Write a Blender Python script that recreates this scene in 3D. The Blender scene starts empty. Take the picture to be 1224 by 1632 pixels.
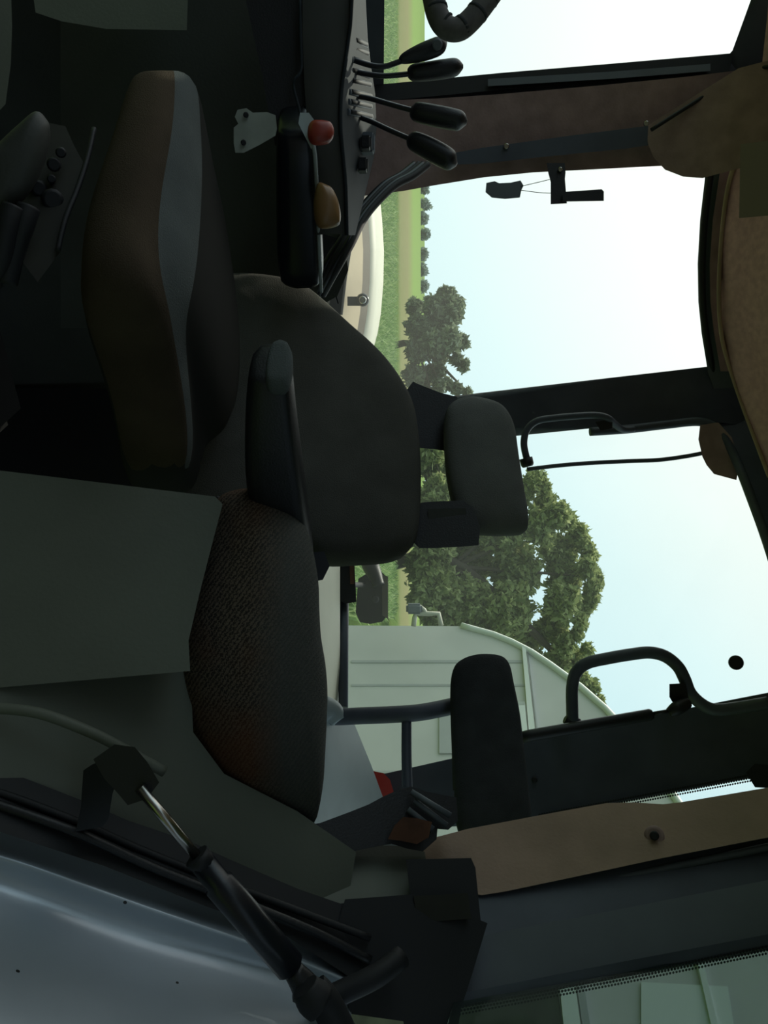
import bpy, bmesh, math, random
from mathutils import Vector, Matrix, noise
random.seed(7)
C = bpy.context.scene.collection
SC = bpy.context.scene
# ------------------------------------------------------------------ camera
# The photograph was taken with the phone turned on its side: world "up" runs to the right of the picture.
F = 1300.0                      # focal length in pixels of the 1224x1632 frame
EYE = Vector((0, 0, 2.2))       # eye height above the ground, beside the open left door of the cab
PITCH = math.atan(68 / F)
FWD = Vector((0, math.cos(PITCH), -math.sin(PITCH)))
UPV = Vector((0, math.sin(PITCH), math.cos(PITCH)))
RGT = Vector((1, 0, 0))
cam = bpy.data.cameras.new('camera'); camo = bpy.data.objects.new('camera', cam); C.objects.link(camo)
cam.sensor_fit = 'VERTICAL'; cam.sensor_height = 36; cam.lens = 36 * F / 1632; cam.clip_start = 0.02; cam.clip_end = 2000
m = Matrix((UPV, -RGT, -FWD)).transposed().to_4x4(); m.translation = EYE
camo.matrix_world = m
SC.camera = camo
# ------------------------------------------------------------------ world, sun, exposure
w = bpy.data.worlds.new('world'); SC.world = w; w.use_nodes = True
nt = w.node_tree; nt.nodes.clear()
N = nt.nodes.new; L = nt.links.new
SUN = Vector((-0.42, 0.50, 0.76)).normalized()
tc = N('ShaderNodeTexCoord'); dt = N('ShaderNodeVectorMath'); dt.operation = 'DOT_PRODUCT'; dt.inputs[1].default_value = SUN
nz = N('ShaderNodeVectorMath'); nz.operation = 'NORMALIZE'
L(tc.outputs['Generated'], nz.inputs[0]); L(nz.outputs[0], dt.inputs[0])
r1 = N('ShaderNodeValToRGB'); L(dt.outputs['Value'], r1.inputs[0])   # brighter towards the sun, dimmer away from it
e = r1.color_ramp.elements
e[0].position = 0.0; e[0].color = (0.22, 0.29, 0.34, 1)
e[1].position = 0.97; e[1].color = (1.5, 1.5, 1.45, 1)
for pp, cc in ((0.25, (0.42, 0.54, 0.60)), (0.52, (0.72, 0.95, 1.03)), (0.63, (0.86, 1.04, 1.08)), (0.74, (1.08, 1.12, 1.10))):
    k = e.new(pp); k.color = (*cc, 1)
bg = N('ShaderNodeBackground'); bg.inputs['Strength'].default_value = 1.0
out = N('ShaderNodeOutputWorld'); L(r1.outputs[0], bg.inputs[0]); L(bg.outputs[0], out.inputs[0])
sl = bpy.data.lights.new('sun', 'SUN'); sl.energy = 3.4; sl.angle = 0.009; sl.color = (1, 0.94, 0.80)
so = bpy.data.objects.new('sun', sl); C.objects.link(so)
so.rotation_euler = (-SUN).to_track_quat('-Z', 'Y').to_euler(); so.location = (0, 0, 30)
vs = SC.view_settings; vs.view_transform = 'Standard'; vs.look = 'None'; vs.gamma = 1; vs.use_curve_mapping = False; vs.exposure = 0.0

# ------------------------------------------------------------------ helpers
def P(U, V, d):
    """real point seen in direction (U across, V up) at depth d metres"""
    return EYE + d * (FWD + UPV * ((V - 612) / F) + RGT * ((U - 816) / F))
def ray(U, V): return FWD + UPV * ((V - 612) / F) + RGT * ((U - 816) / F)
def onplane(U, V, p0, n):
    r = ray(U, V); return EYE + r * ((p0 - EYE).dot(n) / r.dot(n))

def mat(name, col, rough=0.6, metal=0.0, spec=0.5, noise_amt=0.0, noise_scale=30, col2=None, bump=0.0, bscale=200, coat=0.0):
    m = bpy.data.materials.new(name); m.use_nodes = True
    nt = m.node_tree; b = nt.nodes['Principled BSDF']
    b.inputs['Base Color'].default_value = (*col, 1); b.inputs['Roughness'].default_value = rough
    b.inputs['Metallic'].default_value = metal; b.inputs['Specular IOR Level'].default_value = spec
    b.inputs['Coat Weight'].default_value = coat
    tc = nt.nodes.new('ShaderNodeTexCoord')
    if noise_amt > 0 or col2:
        n = nt.nodes.new('ShaderNodeTexNoise'); n.inputs['Scale'].default_value = noise_scale; n.inputs['Detail'].default_value = 5
        nt.links.new(tc.outputs['Object'], n.inputs['Vector'])
        rp = nt.nodes.new('ShaderNodeValToRGB'); nt.links.new(n.outputs['Fac'], rp.inputs[0])
        c2 = col2 or tuple(c * (1 - noise_amt) for c in col)
        rp.color_ramp.elements[0].position = 0.35; rp.color_ramp.elements[1].position = 0.65
        rp.color_ramp.elements[0].color = (*c2, 1); rp.color_ramp.elements[1].color = (*col, 1)
        nt.links.new(rp.outputs[0], b.inputs['Base Color'])
    if bump > 0:
        n2 = nt.nodes.new('ShaderNodeTexNoise'); n2.inputs['Scale'].default_value = bscale; n2.inputs['Detail'].default_value = 3
        nt.links.new(tc.outputs['Object'], n2.inputs['Vector'])
        bp = nt.nodes.new('ShaderNodeBump'); bp.inputs['Strength'].default_value = bump; bp.inputs['Distance'].default_value = 0.003
        nt.links.new(n2.outputs['Fac'], bp.inputs['Height']); nt.links.new(bp.outputs[0], b.inputs['Normal'])
    return m

def tweed(name, c1, c2, c3, scale=260):
    m = bpy.data.materials.new(name); m.use_nodes = True; nt = m.node_tree; b = nt.nodes['Principled BSDF']
    b.inputs['Roughness'].default_value = 0.95; b.inputs['Specular IOR Level'].default_value = 0.1
    tc = nt.nodes.new('ShaderNodeTexCoord'); mp = nt.nodes.new('ShaderNodeMapping')
    mp.inputs['Rotation'].default_value = (0.5, 0.9, 0.4); nt.links.new(tc.outputs['Object'], mp.inputs[0])
    wv = nt.nodes.new('ShaderNodeTexWave'); wv.inputs['Scale'].default_value = scale / 4.0; wv.inputs['Distortion'].default_value = 6
    wv.inputs['Detail'].default_value = 2; wv.inputs['Detail Scale'].default_value = 6
    nt.links.new(mp.outputs[0], wv.inputs['Vector'])
    n = nt.nodes.new('ShaderNodeTexNoise'); n.inputs['Scale'].default_value = 5; n.inputs['Detail'].default_value = 4
    nt.links.new(tc.outputs['Object'], n.inputs['Vector'])
    mx = nt.nodes.new('ShaderNodeMix'); mx.data_type = 'RGBA'; mx.inputs[6].default_value = (*c1, 1); mx.inputs[7].default_value = (*c2, 1)
    nt.links.new(wv.outputs['Fac'], mx.inputs[0])
    rp = nt.nodes.new('ShaderNodeValToRGB'); rp.color_ramp.elements[0].position = 0.45; rp.color_ramp.elements[1].position = 0.62
    nt.links.new(n.outputs['Fac'], rp.inputs[0])
    sc_ = nt.nodes.new('ShaderNodeMath'); sc_.operation = 'MULTIPLY'; sc_.inputs[1].default_value = 0.6; nt.links.new(rp.outputs[0], sc_.inputs[0])
    m2 = nt.nodes.new('ShaderNodeMix'); m2.data_type = 'RGBA'; m2.inputs[7].default_value = (*c3, 1)
    nt.links.new(mx.outputs[2], m2.inputs[6]); nt.links.new(sc_.outputs[0], m2.inputs[0]); 
    gp = nt.nodes.new('ShaderNodeSeparateXYZ'); nt.links.new(tc.outputs['Object'], gp.inputs[0])      # light on the cushion top painted as grey, blended in by height
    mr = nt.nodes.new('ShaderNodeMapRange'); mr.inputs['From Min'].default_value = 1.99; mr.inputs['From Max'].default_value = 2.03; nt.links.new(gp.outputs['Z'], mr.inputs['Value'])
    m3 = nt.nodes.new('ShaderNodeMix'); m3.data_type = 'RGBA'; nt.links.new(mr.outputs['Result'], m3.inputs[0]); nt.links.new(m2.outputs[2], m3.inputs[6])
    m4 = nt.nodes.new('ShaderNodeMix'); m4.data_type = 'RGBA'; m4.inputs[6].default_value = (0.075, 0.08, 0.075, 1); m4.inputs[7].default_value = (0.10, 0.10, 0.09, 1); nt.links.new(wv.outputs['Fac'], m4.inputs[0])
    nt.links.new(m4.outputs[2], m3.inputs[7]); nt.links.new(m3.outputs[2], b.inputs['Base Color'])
    bp = nt.nodes.new('ShaderNodeBump'); bp.inputs['Strength'].default_value = 0.5; bp.inputs['Distance'].default_value = 0.002
    nt.links.new(wv.outputs['Fac'], bp.inputs['Height']); nt.links.new(bp.outputs[0], b.inputs['Normal'])
    return m

def glass_mat(name, tint=(0.95, 0.98, 0.96), dust=0.035, gloss=0.05):
    m = bpy.data.materials.new(name); m.use_nodes = True; nt = m.node_tree; nt.nodes.clear()
    o = nt.nodes.new('ShaderNodeOutputMaterial'); t = nt.nodes.new('ShaderNodeBsdfTransparent'); t.inputs[0].default_value = (*tint, 1)
    g = nt.nodes.new('ShaderNodeBsdfGlossy'); g.inputs['Roughness'].default_value = 0.03
    d = nt.nodes.new('ShaderNodeBsdfTranslucent'); d.inputs[0].default_value = (0.8, 0.82, 0.8, 1)
    tc = nt.nodes.new('ShaderNodeTexCoord'); n = nt.nodes.new('ShaderNodeTexNoise'); n.inputs['Scale'].default_value = 3; n.inputs['Detail'].default_value = 6
    nt.links.new(tc.outputs['Object'], n.inputs['Vector'])
    mu = nt.nodes.new('ShaderNodeMath'); mu.operation = 'MULTIPLY'; mu.inputs[1].default_value = dust * 2; nt.links.new(n.outputs['Fac'], mu.inputs[0])
    fr = nt.nodes.new('ShaderNodeFresnel'); fr.inputs[0].default_value = 1.08
    a = nt.nodes.new('ShaderNodeMixShader'); nt.links.new(fr.outputs[0], a.inputs[0]); nt.links.new(t.outputs[0], a.inputs[1]); nt.links.new(g.outputs[0], a.inputs[2])
    b = nt.nodes.new('ShaderNodeMixShader'); nt.links.new(mu.outputs[0], b.inputs[0]); nt.links.new(a.outputs[0], b.inputs[1]); nt.links.new(d.outputs[0], b.inputs[2])
    nt.links.new(b.outputs[0], o.inputs[0]); return m

def link(name, me, m, parent=None):
    o = bpy.data.objects.new(name, me); C.objects.link(o)
    if m is not None:
        for x in (m if isinstance(m, (list, tuple)) else [m]): me.materials.append(x)
    if parent:
        bpy.context.view_layer.update()
        o.parent = parent; o.matrix_parent_inverse = Matrix.Translation(-parent.location)
    return o
def tag(o, label=None, cat=None, group=None, kind=None):
    if label: o['label'] = label
    if cat: o['category'] = cat
    if group: o['group'] = group
    if kind: o['kind'] = kind
    return o
def thing(name, loc, label, cat, group=None, kind=None):
    o = bpy.data.objects.new(name, None); o.empty_display_size = 0.1; o.location = loc; C.objects.link(o)
    return tag(o, label, cat, group, kind)
def smooth(me, v=True):
    for p in me.polygons: p.use_smooth = v

def catmull(pts, n=6, closed=False):
    out = []; c = len(pts)
    rng = range(c) if closed else range(c - 1)
    for i in rng:
        g = (lambda k: pts[k % c]) if closed else (lambda k: pts[max(0, min(c - 1, k))])
        p0, p1, p2, p3 = g(i - 1), g(i), g(i + 1), g(i + 2)
        for s in range(n):
            t = s / n
            out.append(0.5 * ((2 * p1) + (-p0 + p2) * t + (2 * p0 - 5 * p1 + 4 * p2 - p3) * t * t + (-p0 + 3 * p1 - 3 * p2 + p3) * t ** 3))
    if not closed: out.append(pts[-1])
    return out
def px(pts):                       # a list of (U, V, depth) to points
    return [P(*p) for p in pts]

def slab_mesh(pts, thick=0.02, bevel=0.004, direction=None, segs=2):
    """solid plate: a face polygon with real thickness going away from the eye"""
    bm = bmesh.new()
    c = sum(pts, Vector()) / len(pts)
    n = Vector()
    for i in range(len(pts)): n += (pts[i] - c).cross(pts[(i + 1) % len(pts)] - c)
    n.normalize()
    if direction is None:
        dv = (c - EYE).normalized() * thick
    else: dv = Vector(direction).normalized() * thick
    a = [bm.verts.new(p) for p in pts]; b = [bm.verts.new(p + dv) for p in pts]
    k = len(pts)
    for i in range(k): bm.faces.new((a[i], a[(i + 1) % k], b[(i + 1) % k], b[i]))
    f1 = bm.faces.new(a); f2 = bm.faces.new(b[::-1])
    bm.normal_update()
    if bevel > 0:
        try: bmesh.ops.bevel(bm, geom=list(f1.edges), offset=bevel, segments=segs, affect='EDGES', clamp_overlap=True)
        except Exception: pass
    bmesh.ops.triangulate(bm, faces=[f for f in bm.faces if len(f.verts) > 4])
    bmesh.ops.recalc_face_normals(bm, faces=bm.faces[:])
    me = bpy.data.meshes.new('plate'); bm.to_mesh(me); bm.free(); return me
def planar(pts):
    """fit one flat plane through a plate's rough points (small least squares) and put every corner on it"""
    v = px(pts); c = sum(v, Vector()) / len(v)
    # depth along the view as a linear function of direction gives 1/d = a*u + b*v + c (a plane)
    import numpy as np
    Amat = np.array([[(p[0] - 816) / F, (p[1] - 612) / F, 1.0] for p in pts]); y = np.array([1.0 / p[2] for p in pts])
    sc = np.array([0.04, 0.04, 0.0]); k = np.linalg.solve(Amat.T @ Amat + np.diag(sc * 0.02), Amat.T @ y)
    return [(p[0], p[1], float(1.0 / (row @ k))) for p, row in zip(pts, Amat)]
def slab(name, pts, m, thick=0.02, bevel=0.004, parent=None, sm=None, direction=None, segs=2):
    v = px(planar(pts))
    if sm: v = catmull(v, sm, True)
    return link(name, slab_mesh(v, thick, bevel, direction, segs), m, parent)

def sweep_mesh(pts, radii, seg=12, flat=None, cap=True):
    n = len(pts)
    if not isinstance(radii, (list, tuple)): radii = [radii] * n
    vs, fs = [], []
    T = [(pts[min(i + 1, n - 1)] - pts[max(i - 1, 0)]).normalized() for i in range(n)]
    ref = Vector((0, 0, 1)) if abs(T[0].z) < 0.9 else Vector((1, 0, 0))
    u = T[0].cross(ref).normalized()
    fx, fy = flat or (1, 1)
    for i in range(n):
        u = (u - T[i] * u.dot(T[i])).normalized(); v = T[i].cross(u)
        for s in range(seg):
            a = 2 * math.pi * s / seg
            vs.append(pts[i] + (u * math.cos(a) * fx + v * math.sin(a) * fy) * radii[i])
    for i in range(n - 1):
        for s in range(seg):
            fs.append((i * seg + s, i * seg + (s + 1) % seg, (i + 1) * seg + (s + 1) % seg, (i + 1) * seg + s))
    if cap:
        fs.append(tuple(range(seg))[::-1]); fs.append(tuple((n - 1) * seg + s for s in range(seg)))
    me = bpy.data.meshes.new('tube'); me.from_pydata(vs, [], fs); me.update()
    smooth(me)
    for p in me.polygons:
        if len(p.vertices) > 4: p.use_smooth = False
    return me
def tube(name, pts, r, m, parent=None, sm=5, seg=12, flat=None, world=False):
    v = pts if world else px(pts)
    rr = r
    if isinstance(r, (list, tuple)):
        v3 = [Vector((x, 0, 0)) for x in r]
        rr = [q.x for q in (catmull(v3, sm) if sm > 1 else v3)]
    if sm > 1: v = catmull(v, sm)
    return link(name, sweep_mesh(v, rr, seg, flat), m, parent)

def pillow_mesh(outline, nrm, front, back, rings=7, power=2.4, flat_to=0.0):
    """closed outline (points) bulged to both sides along nrm: upholstered pad"""
    c = sum(outline, Vector()) / len(outline); k = len(outline); vs = []; fs = []
    vs_f = []
    def ring(s, h): return [c + (p - c) * s + nrm * h for p in outline]
    S = [math.sin(math.pi / 2 * (1 - i / rings)) for i in range(rings)]
    layers = []
    for s in S[::-1]: layers.append(ring(s, front * (1 - s ** power) ** (1 / power) if s < 1 else 0))
    for s in S[1:]: layers.append(ring(s, -back * (1 - s ** power) ** (1 / power)))
    for l in layers: vs += l
    for i in range(len(layers) - 1):
        for j in range(k): fs.append((i * k + j, i * k + (j + 1) % k, (i + 1) * k + (j + 1) % k, (i + 1) * k + j))
    a = len(vs); vs.append(c + nrm * front); vs.append(c - nrm * back)
    for j in range(k): fs.append((a, (j + 1) % k, j)); b = (len(layers) - 1) * k; fs.append((a + 1, b + j, b + (j + 1) % k))
    me = bpy.data.meshes.new('pad'); me.from_pydata(vs, [], fs); me.update()
    bm = bmesh.new(); bm.from_mesh(me); bmesh.ops.recalc_face_normals(bm, faces=bm.faces[:]); bm.to_mesh(me); bm.free()
    smooth(me); return me
def pillow(name, uv, p0, n, m, front=0.05, back=0.05, parent=None, sm=4, power=2.4, rings=7):
    n = n.normalized(); pts = [onplane(U, V, p0, n) for U, V in uv]
    pts = catmull(pts, sm, True)
    if n.dot(p0 - EYE) > 0: n = -n
    return link(name, pillow_mesh(pts, n, front, back, rings, power), m, parent)

def loft(name, rings, m, parent=None, closed=True, cap=True, sub=0, matrows=None):
    k = len(rings[0]); vs = [p for r in rings for p in r]; fs = []; mi = []
    for i in range(len(rings) - 1):
        for j in range(k if closed else k - 1):
            fs.append((i * k + j, i * k + (j + 1) % k, (i + 1) * k + (j + 1) % k, (i + 1) * k + j)); mi.append(matrows[j] if matrows else 0)
    if cap and closed:
        fs.append(tuple(range(k))[::-1]); mi.append(0); fs.append(tuple((len(rings) - 1) * k + j for j in range(k))); mi.append(0)
    me = bpy.data.meshes.new('loft'); me.from_pydata(vs, [], fs); me.update()
    bm = bmesh.new(); bm.from_mesh(me)
    for f, q in zip(bm.faces, mi): f.material_index = q
    bmesh.ops.recalc_face_normals(bm, faces=bm.faces[:]); bm.to_mesh(me); bm.free(); smooth(me)
    o = link(name, me, m, parent)
    if sub:
        md = o.modifiers.new('sub', 'SUBSURF'); md.levels = sub; md.render_levels = sub
    return o

def rbox_mesh(c, ax, ay, az, sx, sy, sz, r=0.01, seg=3):
    bm = bmesh.new(); bmesh.ops.create_cube(bm, size=1)
    for v in bm.verts: v.co = c + ax * v.co.x * sx + ay * v.co.y * sy + az * v.co.z * sz
    bmesh.ops.bevel(bm, geom=bm.edges[:], offset=r, segments=seg, affect='EDGES', clamp_overlap=True)
    bmesh.ops.recalc_face_normals(bm, faces=bm.faces[:])
    me = bpy.data.meshes.new('box'); bm.to_mesh(me); bm.free(); return me
X, Y, Z = Vector((1, 0, 0)), Vector((0, 1, 0)), Vector((0, 0, 1))
def rbox(name, c, size, m, parent=None, r=0.01, yaw=0, axes=None, seg=3):
    if axes: ax, ay, az = axes
    else:
        ax = Vector((math.cos(yaw), math.sin(yaw), 0)); ay = Vector((-math.sin(yaw), math.cos(yaw), 0)); az = Z
    return link(name, rbox_mesh(c, ax, ay, az, *size, r, seg), m, parent)
def disc(name, c, axis, r, h, m, parent=None, seg=20, dome=0.3):
    a = axis.normalized()
    pts = [c, c + a * h * 0.7, c + a * h * 0.9, c + a * h]
    return link(name, sweep_mesh(pts, [r, r, r * (1 - dome * 0.4), r * (1 - dome)], seg), m, parent)

# ------------------------------------------------------------------ materials
M = {}
M['black'] = mat('black_plastic', (0.012, 0.013, 0.016), 0.45, bump=0.15, bscale=400)
M['black_gloss'] = mat('black_gloss_plastic', (0.010, 0.012, 0.018), 0.3)
M['rubber'] = mat('black_rubber', (0.009, 0.010, 0.013), 0.65)
M['frame'] = mat('dark_blue_black_paint', (0.085, 0.10, 0.135), 0.5, noise_amt=0.25, noise_scale=12)
M['frame2'] = mat('charcoal_paint', (0.12, 0.14, 0.165), 0.55, noise_amt=0.2, noise_scale=8)
M['pillartrim'] = mat('dusty_taupe_trim', (0.38, 0.26, 0.25), 0.85, noise_amt=0.25, noise_scale=25, bump=0.2)
M['trim'] = mat('tan_moulded_trim', (0.42, 0.29, 0.22), 0.8, col2=(0.30, 0.21, 0.155), noise_scale=9, bump=0.2)
M['headliner'] = mat('brown_headliner_cloth', (0.66, 0.37, 0.42), 0.95, noise_amt=0.2, noise_scale=60, bump=0.3)
M['grey_panel'] = mat('grey_green_moulded_panel', (0.135, 0.15, 0.12), 0.6, noise_amt=0.15, noise_scale=6, bump=0.1)
M['dark_panel'] = mat('dark_grey_panel', (0.05, 0.055, 0.05), 0.6, noise_amt=0.2, noise_scale=9, bump=0.1)
M['console'] = mat('charcoal_console', (0.045, 0.048, 0.042), 0.6, noise_amt=0.15, noise_scale=12)
M['console_top'] = mat('slate_console_top', (0.03, 0.037, 0.043), 0.7, spec=0.12, noise_amt=0.15, noise_scale=20)
M['fabric'] = mat('charcoal_seat_cloth', (0.085, 0.085, 0.076), 0.97, spec=0.1, noise_amt=0.2, noise_scale=14, bump=0.5, bscale=600)
M['fabric_side'] = mat('grey_seat_cloth', (0.10, 0.115, 0.115), 0.95, spec=0.15, noise_amt=0.2, noise_scale=14, bump=0.5, bscale=600)
M['fabric_brown'] = mat('brown_seat_cloth', (0.075, 0.058, 0.04), 0.97, spec=0.1, noise_amt=0.3, noise_scale=9, bump=0.5, bscale=600)
M['headrest'] = mat('slate_headrest_cloth', (0.17, 0.175, 0.17), 0.97, spec=0.1, noise_amt=0.15, noise_scale=20, bump=0.5, bscale=600)
M['pad'] = mat('black_backrest_cloth', (0.06, 0.065, 0.07), 0.95, spec=0.1, noise_amt=0.2, noise_scale=30, bump=0.5, bscale=500)
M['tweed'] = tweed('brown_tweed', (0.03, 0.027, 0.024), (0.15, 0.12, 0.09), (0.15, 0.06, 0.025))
M['metal'] = mat('brushed_steel', (0.45, 0.43, 0.40), 0.25, metal=1)
M['dark_metal'] = mat('dark_steel', (0.04, 0.04, 0.045), 0.4, metal=0.6)
M['paint'] = mat('blue_grey_fender_paint', (0.55, 0.62, 0.70), 0.36, metal=0.35, noise_amt=0.12, noise_scale=5, coat=0.3)
M['pale'] = mat('pale_painted_metal', (0.50, 0.49, 0.40), 0.55, noise_amt=0.1, noise_scale=6)
M['tan'] = mat('dusty_tan_panel', (0.16, 0.13, 0.10), 0.7, noise_amt=0.2, noise_scale=8)
M['pale_blue'] = mat('pale_blue_grey_sheet', (0.46, 0.54, 0.56), 0.5, noise_amt=0.2, noise_scale=7)
M['red'] = mat('red_plastic', (0.30, 0.04, 0.025), 0.4)
M['red_lens'] = mat('red_lamp_lens', (0.6, 0.05, 0.05), 0.2)
M['amber'] = mat('amber_plastic', (0.27, 0.15, 0.06), 0.35)
M['rust'] = mat('rusty_brown', (0.16, 0.07, 0.04), 0.8, noise_amt=0.4, noise_scale=30)
M['inner_tan'] = mat('tan_fender_lining', (0.36, 0.30, 0.21), 0.8, noise_amt=0.2, noise_scale=6)
M['base_cloth'] = mat('suspension_bellows', (0.010, 0.010, 0.010), 0.95, spec=0.05)
M['white_plastic'] = mat('off_white_plate', (0.30, 0.33, 0.29), 0.5, noise_amt=0.2, noise_scale=30)
M['olive'] = mat('olive_metal', (0.022, 0.022, 0.016), 0.55, noise_amt=0.4, noise_scale=20)
M['glass'] = glass_mat('cab_glass')
M['dark_glass'] = glass_mat('door_glass', (0.52, 0.58, 0.57), 0.03)

# ------------------------------------------------------------------ setting: ground and fields
def ground():
    m = bpy.data.materials.new('fields'); m.use_nodes = True; nt = m.node_tree; b = nt.nodes['Principled BSDF']
    b.inputs['Roughness'].default_value = 1; b.inputs['Specular IOR Level'].default_value = 0
    tc = nt.nodes.new('ShaderNodeTexCoord'); sp = nt.nodes.new('ShaderNodeSeparateXYZ'); nt.links.new(tc.outputs['Object'], sp.inputs[0])
    mr = nt.nodes.new('ShaderNodeMath'); mr.operation = 'DIVIDE'; mr.inputs[1].default_value = 400; 
    wob = nt.nodes.new('ShaderNodeTexNoise'); wob.inputs['Scale'].default_value = 0.05; nt.links.new(tc.outputs['Object'], wob.inputs['Vector'])
    ad = nt.nodes.new('ShaderNodeMath'); ad.operation = 'MULTIPLY_ADD'; ad.inputs[1].default_value = 14; nt.links.new(wob.outputs['Fac'], ad.inputs[0]); nt.links.new(sp.outputs['Y'], ad.inputs[2])
    nt.links.new(ad.outputs[0], mr.inputs[0])
    rp = nt.nodes.new('ShaderNodeValToRGB'); rp.color_ramp.interpolation = 'LINEAR'; nt.links.new(mr.outputs[0], rp.inputs[0])
    el = rp.color_ramp.elements; el[0].position = 0; el[0].color = (0.12, 0.19, 0.05, 1); el[1].position = 1; el[1].color = (0.25, 0.36, 0.12, 1)
    for p_, c_ in ((0.17, (0.13, 0.20, 0.06)), (0.19, (0.26, 0.27, 0.13)), (0.25, (0.30, 0.29, 0.15)), (0.36, (0.28, 0.40, 0.13))):
        k = el.new(p_); k.color = (*c_, 1)
    n = nt.nodes.new('ShaderNodeTexNoise'); n.inputs['Scale'].default_value = 1.5; n.inputs['Detail'].default_value = 8; nt.links.new(tc.outputs['Object'], n.inputs['Vector'])
    mx = nt.nodes.new('ShaderNodeMix'); mx.data_type = 'RGBA'; mx.blend_type = 'MULTIPLY'; mx.inputs[0].default_value = 0.5
    nt.links.new(rp.outputs[0], mx.inputs[6]); nt.links.new(n.outputs['Fac'], mx.inputs[7]); nt.links.new(mx.outputs[2], b.inputs['Base Color'])
    me = bpy.data.meshes.new('ground'); me.from_pydata([(-600, -200, 0), (600, -200, 0), (600, 900, 0), (-600, 900, 0)], [], [(0, 1, 2, 3)])
    return tag(link('ground', me, m), kind='structure')
ground()

# ------------------------------------------------------------------ setting: cab shell
def st(o): return tag(o, kind='structure')
FLOOR_Z = 2.2 - 1.18
flo = st(rbox('floor', Vector((0.0, 0.95, FLOOR_Z - 0.03)), (2.3, 2.4, 0.06), mat('floor_mat', (0.008, 0.008, 0.008), 0.95, spec=0.05, bump=0.3, bscale=150), r=0.005))
# roof shell over the cab, with headliner below
roof = st(rbox('ceiling', Vector((0.1, 0.75, 2.2 + 0.93)), (2.6, 2.75, 0.12), M['frame2'], r=0.03))
hl = [(-250, 1235, 1.45), (60, 1224, 1.62), (160, 1205, 1.66), (240, 1178, 1.76), (300, 1160, 1.82), (380, 1150, 1.87), (470, 1146, 1.9), (540, 1151, 1.93), (610, 1171, 1.95),
      (680, 1196, 1.93), (760, 1226, 1.88), (860, 1265, 1.80), (1000, 1310, 1.70), (1150, 1330, 1.6), (1300, 1330, 1.45)]
r0 = px(hl); r1_ = [p + Vector((0, -0.10, 0.05)) for p in r0]; r2_ = [p + Vector((0, -0.4, 0.10)) for p in r0]; r3_ = [Vector((p.x * 0.9, -0.5, 3.07)) for p in r0]
hlo = loft('headliner', [r0, r1_, r2_, r3_], M['headliner'], parent=roof, closed=False, sub=1)
md = hlo.modifiers.new('sol', 'SOLIDIFY'); md.thickness = 0.02; md.offset = 1
tube('headliner_bead', [(u, v, d - 0.004) for u, v, d in hl[3:11]], 0.005, M['trim'], roof)
slab('roof_vent', [(232, 1182, 1.60), (345, 1180, 1.60), (340, 1235, 1.5), (225, 1240, 1.5)], mat('vent_grey', (0.22, 0.16, 0.16), 0.8), 0.01, 0.003, roof)
# right hand wall below the windows
st(slab('wall_right', [(-260, 600, 1.42), (140, 592, 1.78), (300, 580, 1.93), (500, 520, 2.10), (640, 520, 2.22), (640, -120, 2.22), (-260, -160, 1.42)], M['dark_panel'], 0.03, 0.003))
# sill strip under the rear quarter pane
t_ = st(slab('trim_1', [(310, 562, 1.86), (380, 544, 1.9), (440, 534, 1.94), (500, 524, 1.98), (500, 545, 2.05), (440, 552, 2.03), (380, 562, 2.0), (310, 580, 1.97)], M['console_top'], 0.02, 0.003))
for u in (378, 432, 470): slab('clip', [(u, 545 - (u - 378) * 0.12, 1.885), (u + 14, 549 - (u - 378) * 0.12, 1.885), (u + 14, 551 - (u - 378) * 0.12, 1.885), (u, 547 - (u - 378) * 0.12, 1.885)], M['rubber'], 0.003, 0.0, t_)
# bottom frame of the forward right pane
st(slab('trim_2', [(-260, 586, 1.35), (140, 585, 1.74), (140, 607, 1.74), (-260, 609, 1.35)], M['frame'], 0.04, 0.006))
# top frame of the forward right pane
st(slab('trim_3', [(90, 1163, 1.74), (82, 1170, 1.74), (55, 1180, 1.72), (0, 1200, 1.68), (-60, 1222, 1.62), (-60, 1290, 1.6), (130, 1290, 1.70), (130, 1160, 1.76)], M['frame'], 0.03, 0.004))
# right centre pillar
pil = tag(thing('trim_4', P(190, 600, 1.75), None, None), kind='structure')
slab('seal', [(139, 590, 1.73), (119, 800, 1.73), (104, 980, 1.73), (88, 1165, 1.73), (112, 1160, 1.73), (126, 980, 1.73), (140, 800, 1.73), (160, 590, 1.73)], M['rubber'], 0.04, 0.004, pil)
slab('post', [(158, 580, 1.75), (138, 800, 1.75), (124, 980, 1.75), (104, 1200, 1.75), (160, 1200, 1.75), (205, 980, 1.77), (230, 800, 1.77), (240, 580, 1.77)], M['frame'], 0.05, 0.008, pil)
slab('reveal_strip', [(128, 780, 1.72), (116, 980, 1.72), (104, 1130, 1.72), (111, 1130, 1.72), (123, 980, 1.72), (135, 780, 1.72)], M['frame2'], 0.012, 0.003, pil)
pt = slab('pillar_cover', [(175, 575, 1.71), (170, 700, 1.71), (163, 800, 1.71), (150, 950, 1.71), (135, 1100, 1.71), (125, 1180, 1.71), (245, 1180, 1.73), (250, 1090, 1.74), (252, 1045, 1.74), (257, 950, 1.75), (262, 850, 1.75), (270, 770, 1.75), (283, 690, 1.75), (292, 640, 1.75), (300, 575, 1.75)], M['pillartrim'], 0.05, 0.016, pil, segs=4)
slab('pillar_fold', [(250, 715, 1.70), (240, 770, 1.70), (222, 900, 1.70), (205, 1035, 1.70), (214, 1048, 1.70), (224, 1050, 1.70), (232, 1000, 1.70), (246, 860, 1.71), (256, 770, 1.72), (258, 720, 1.72)], M['frame'], 0.02, 0.006, pil, segs=3)
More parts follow.
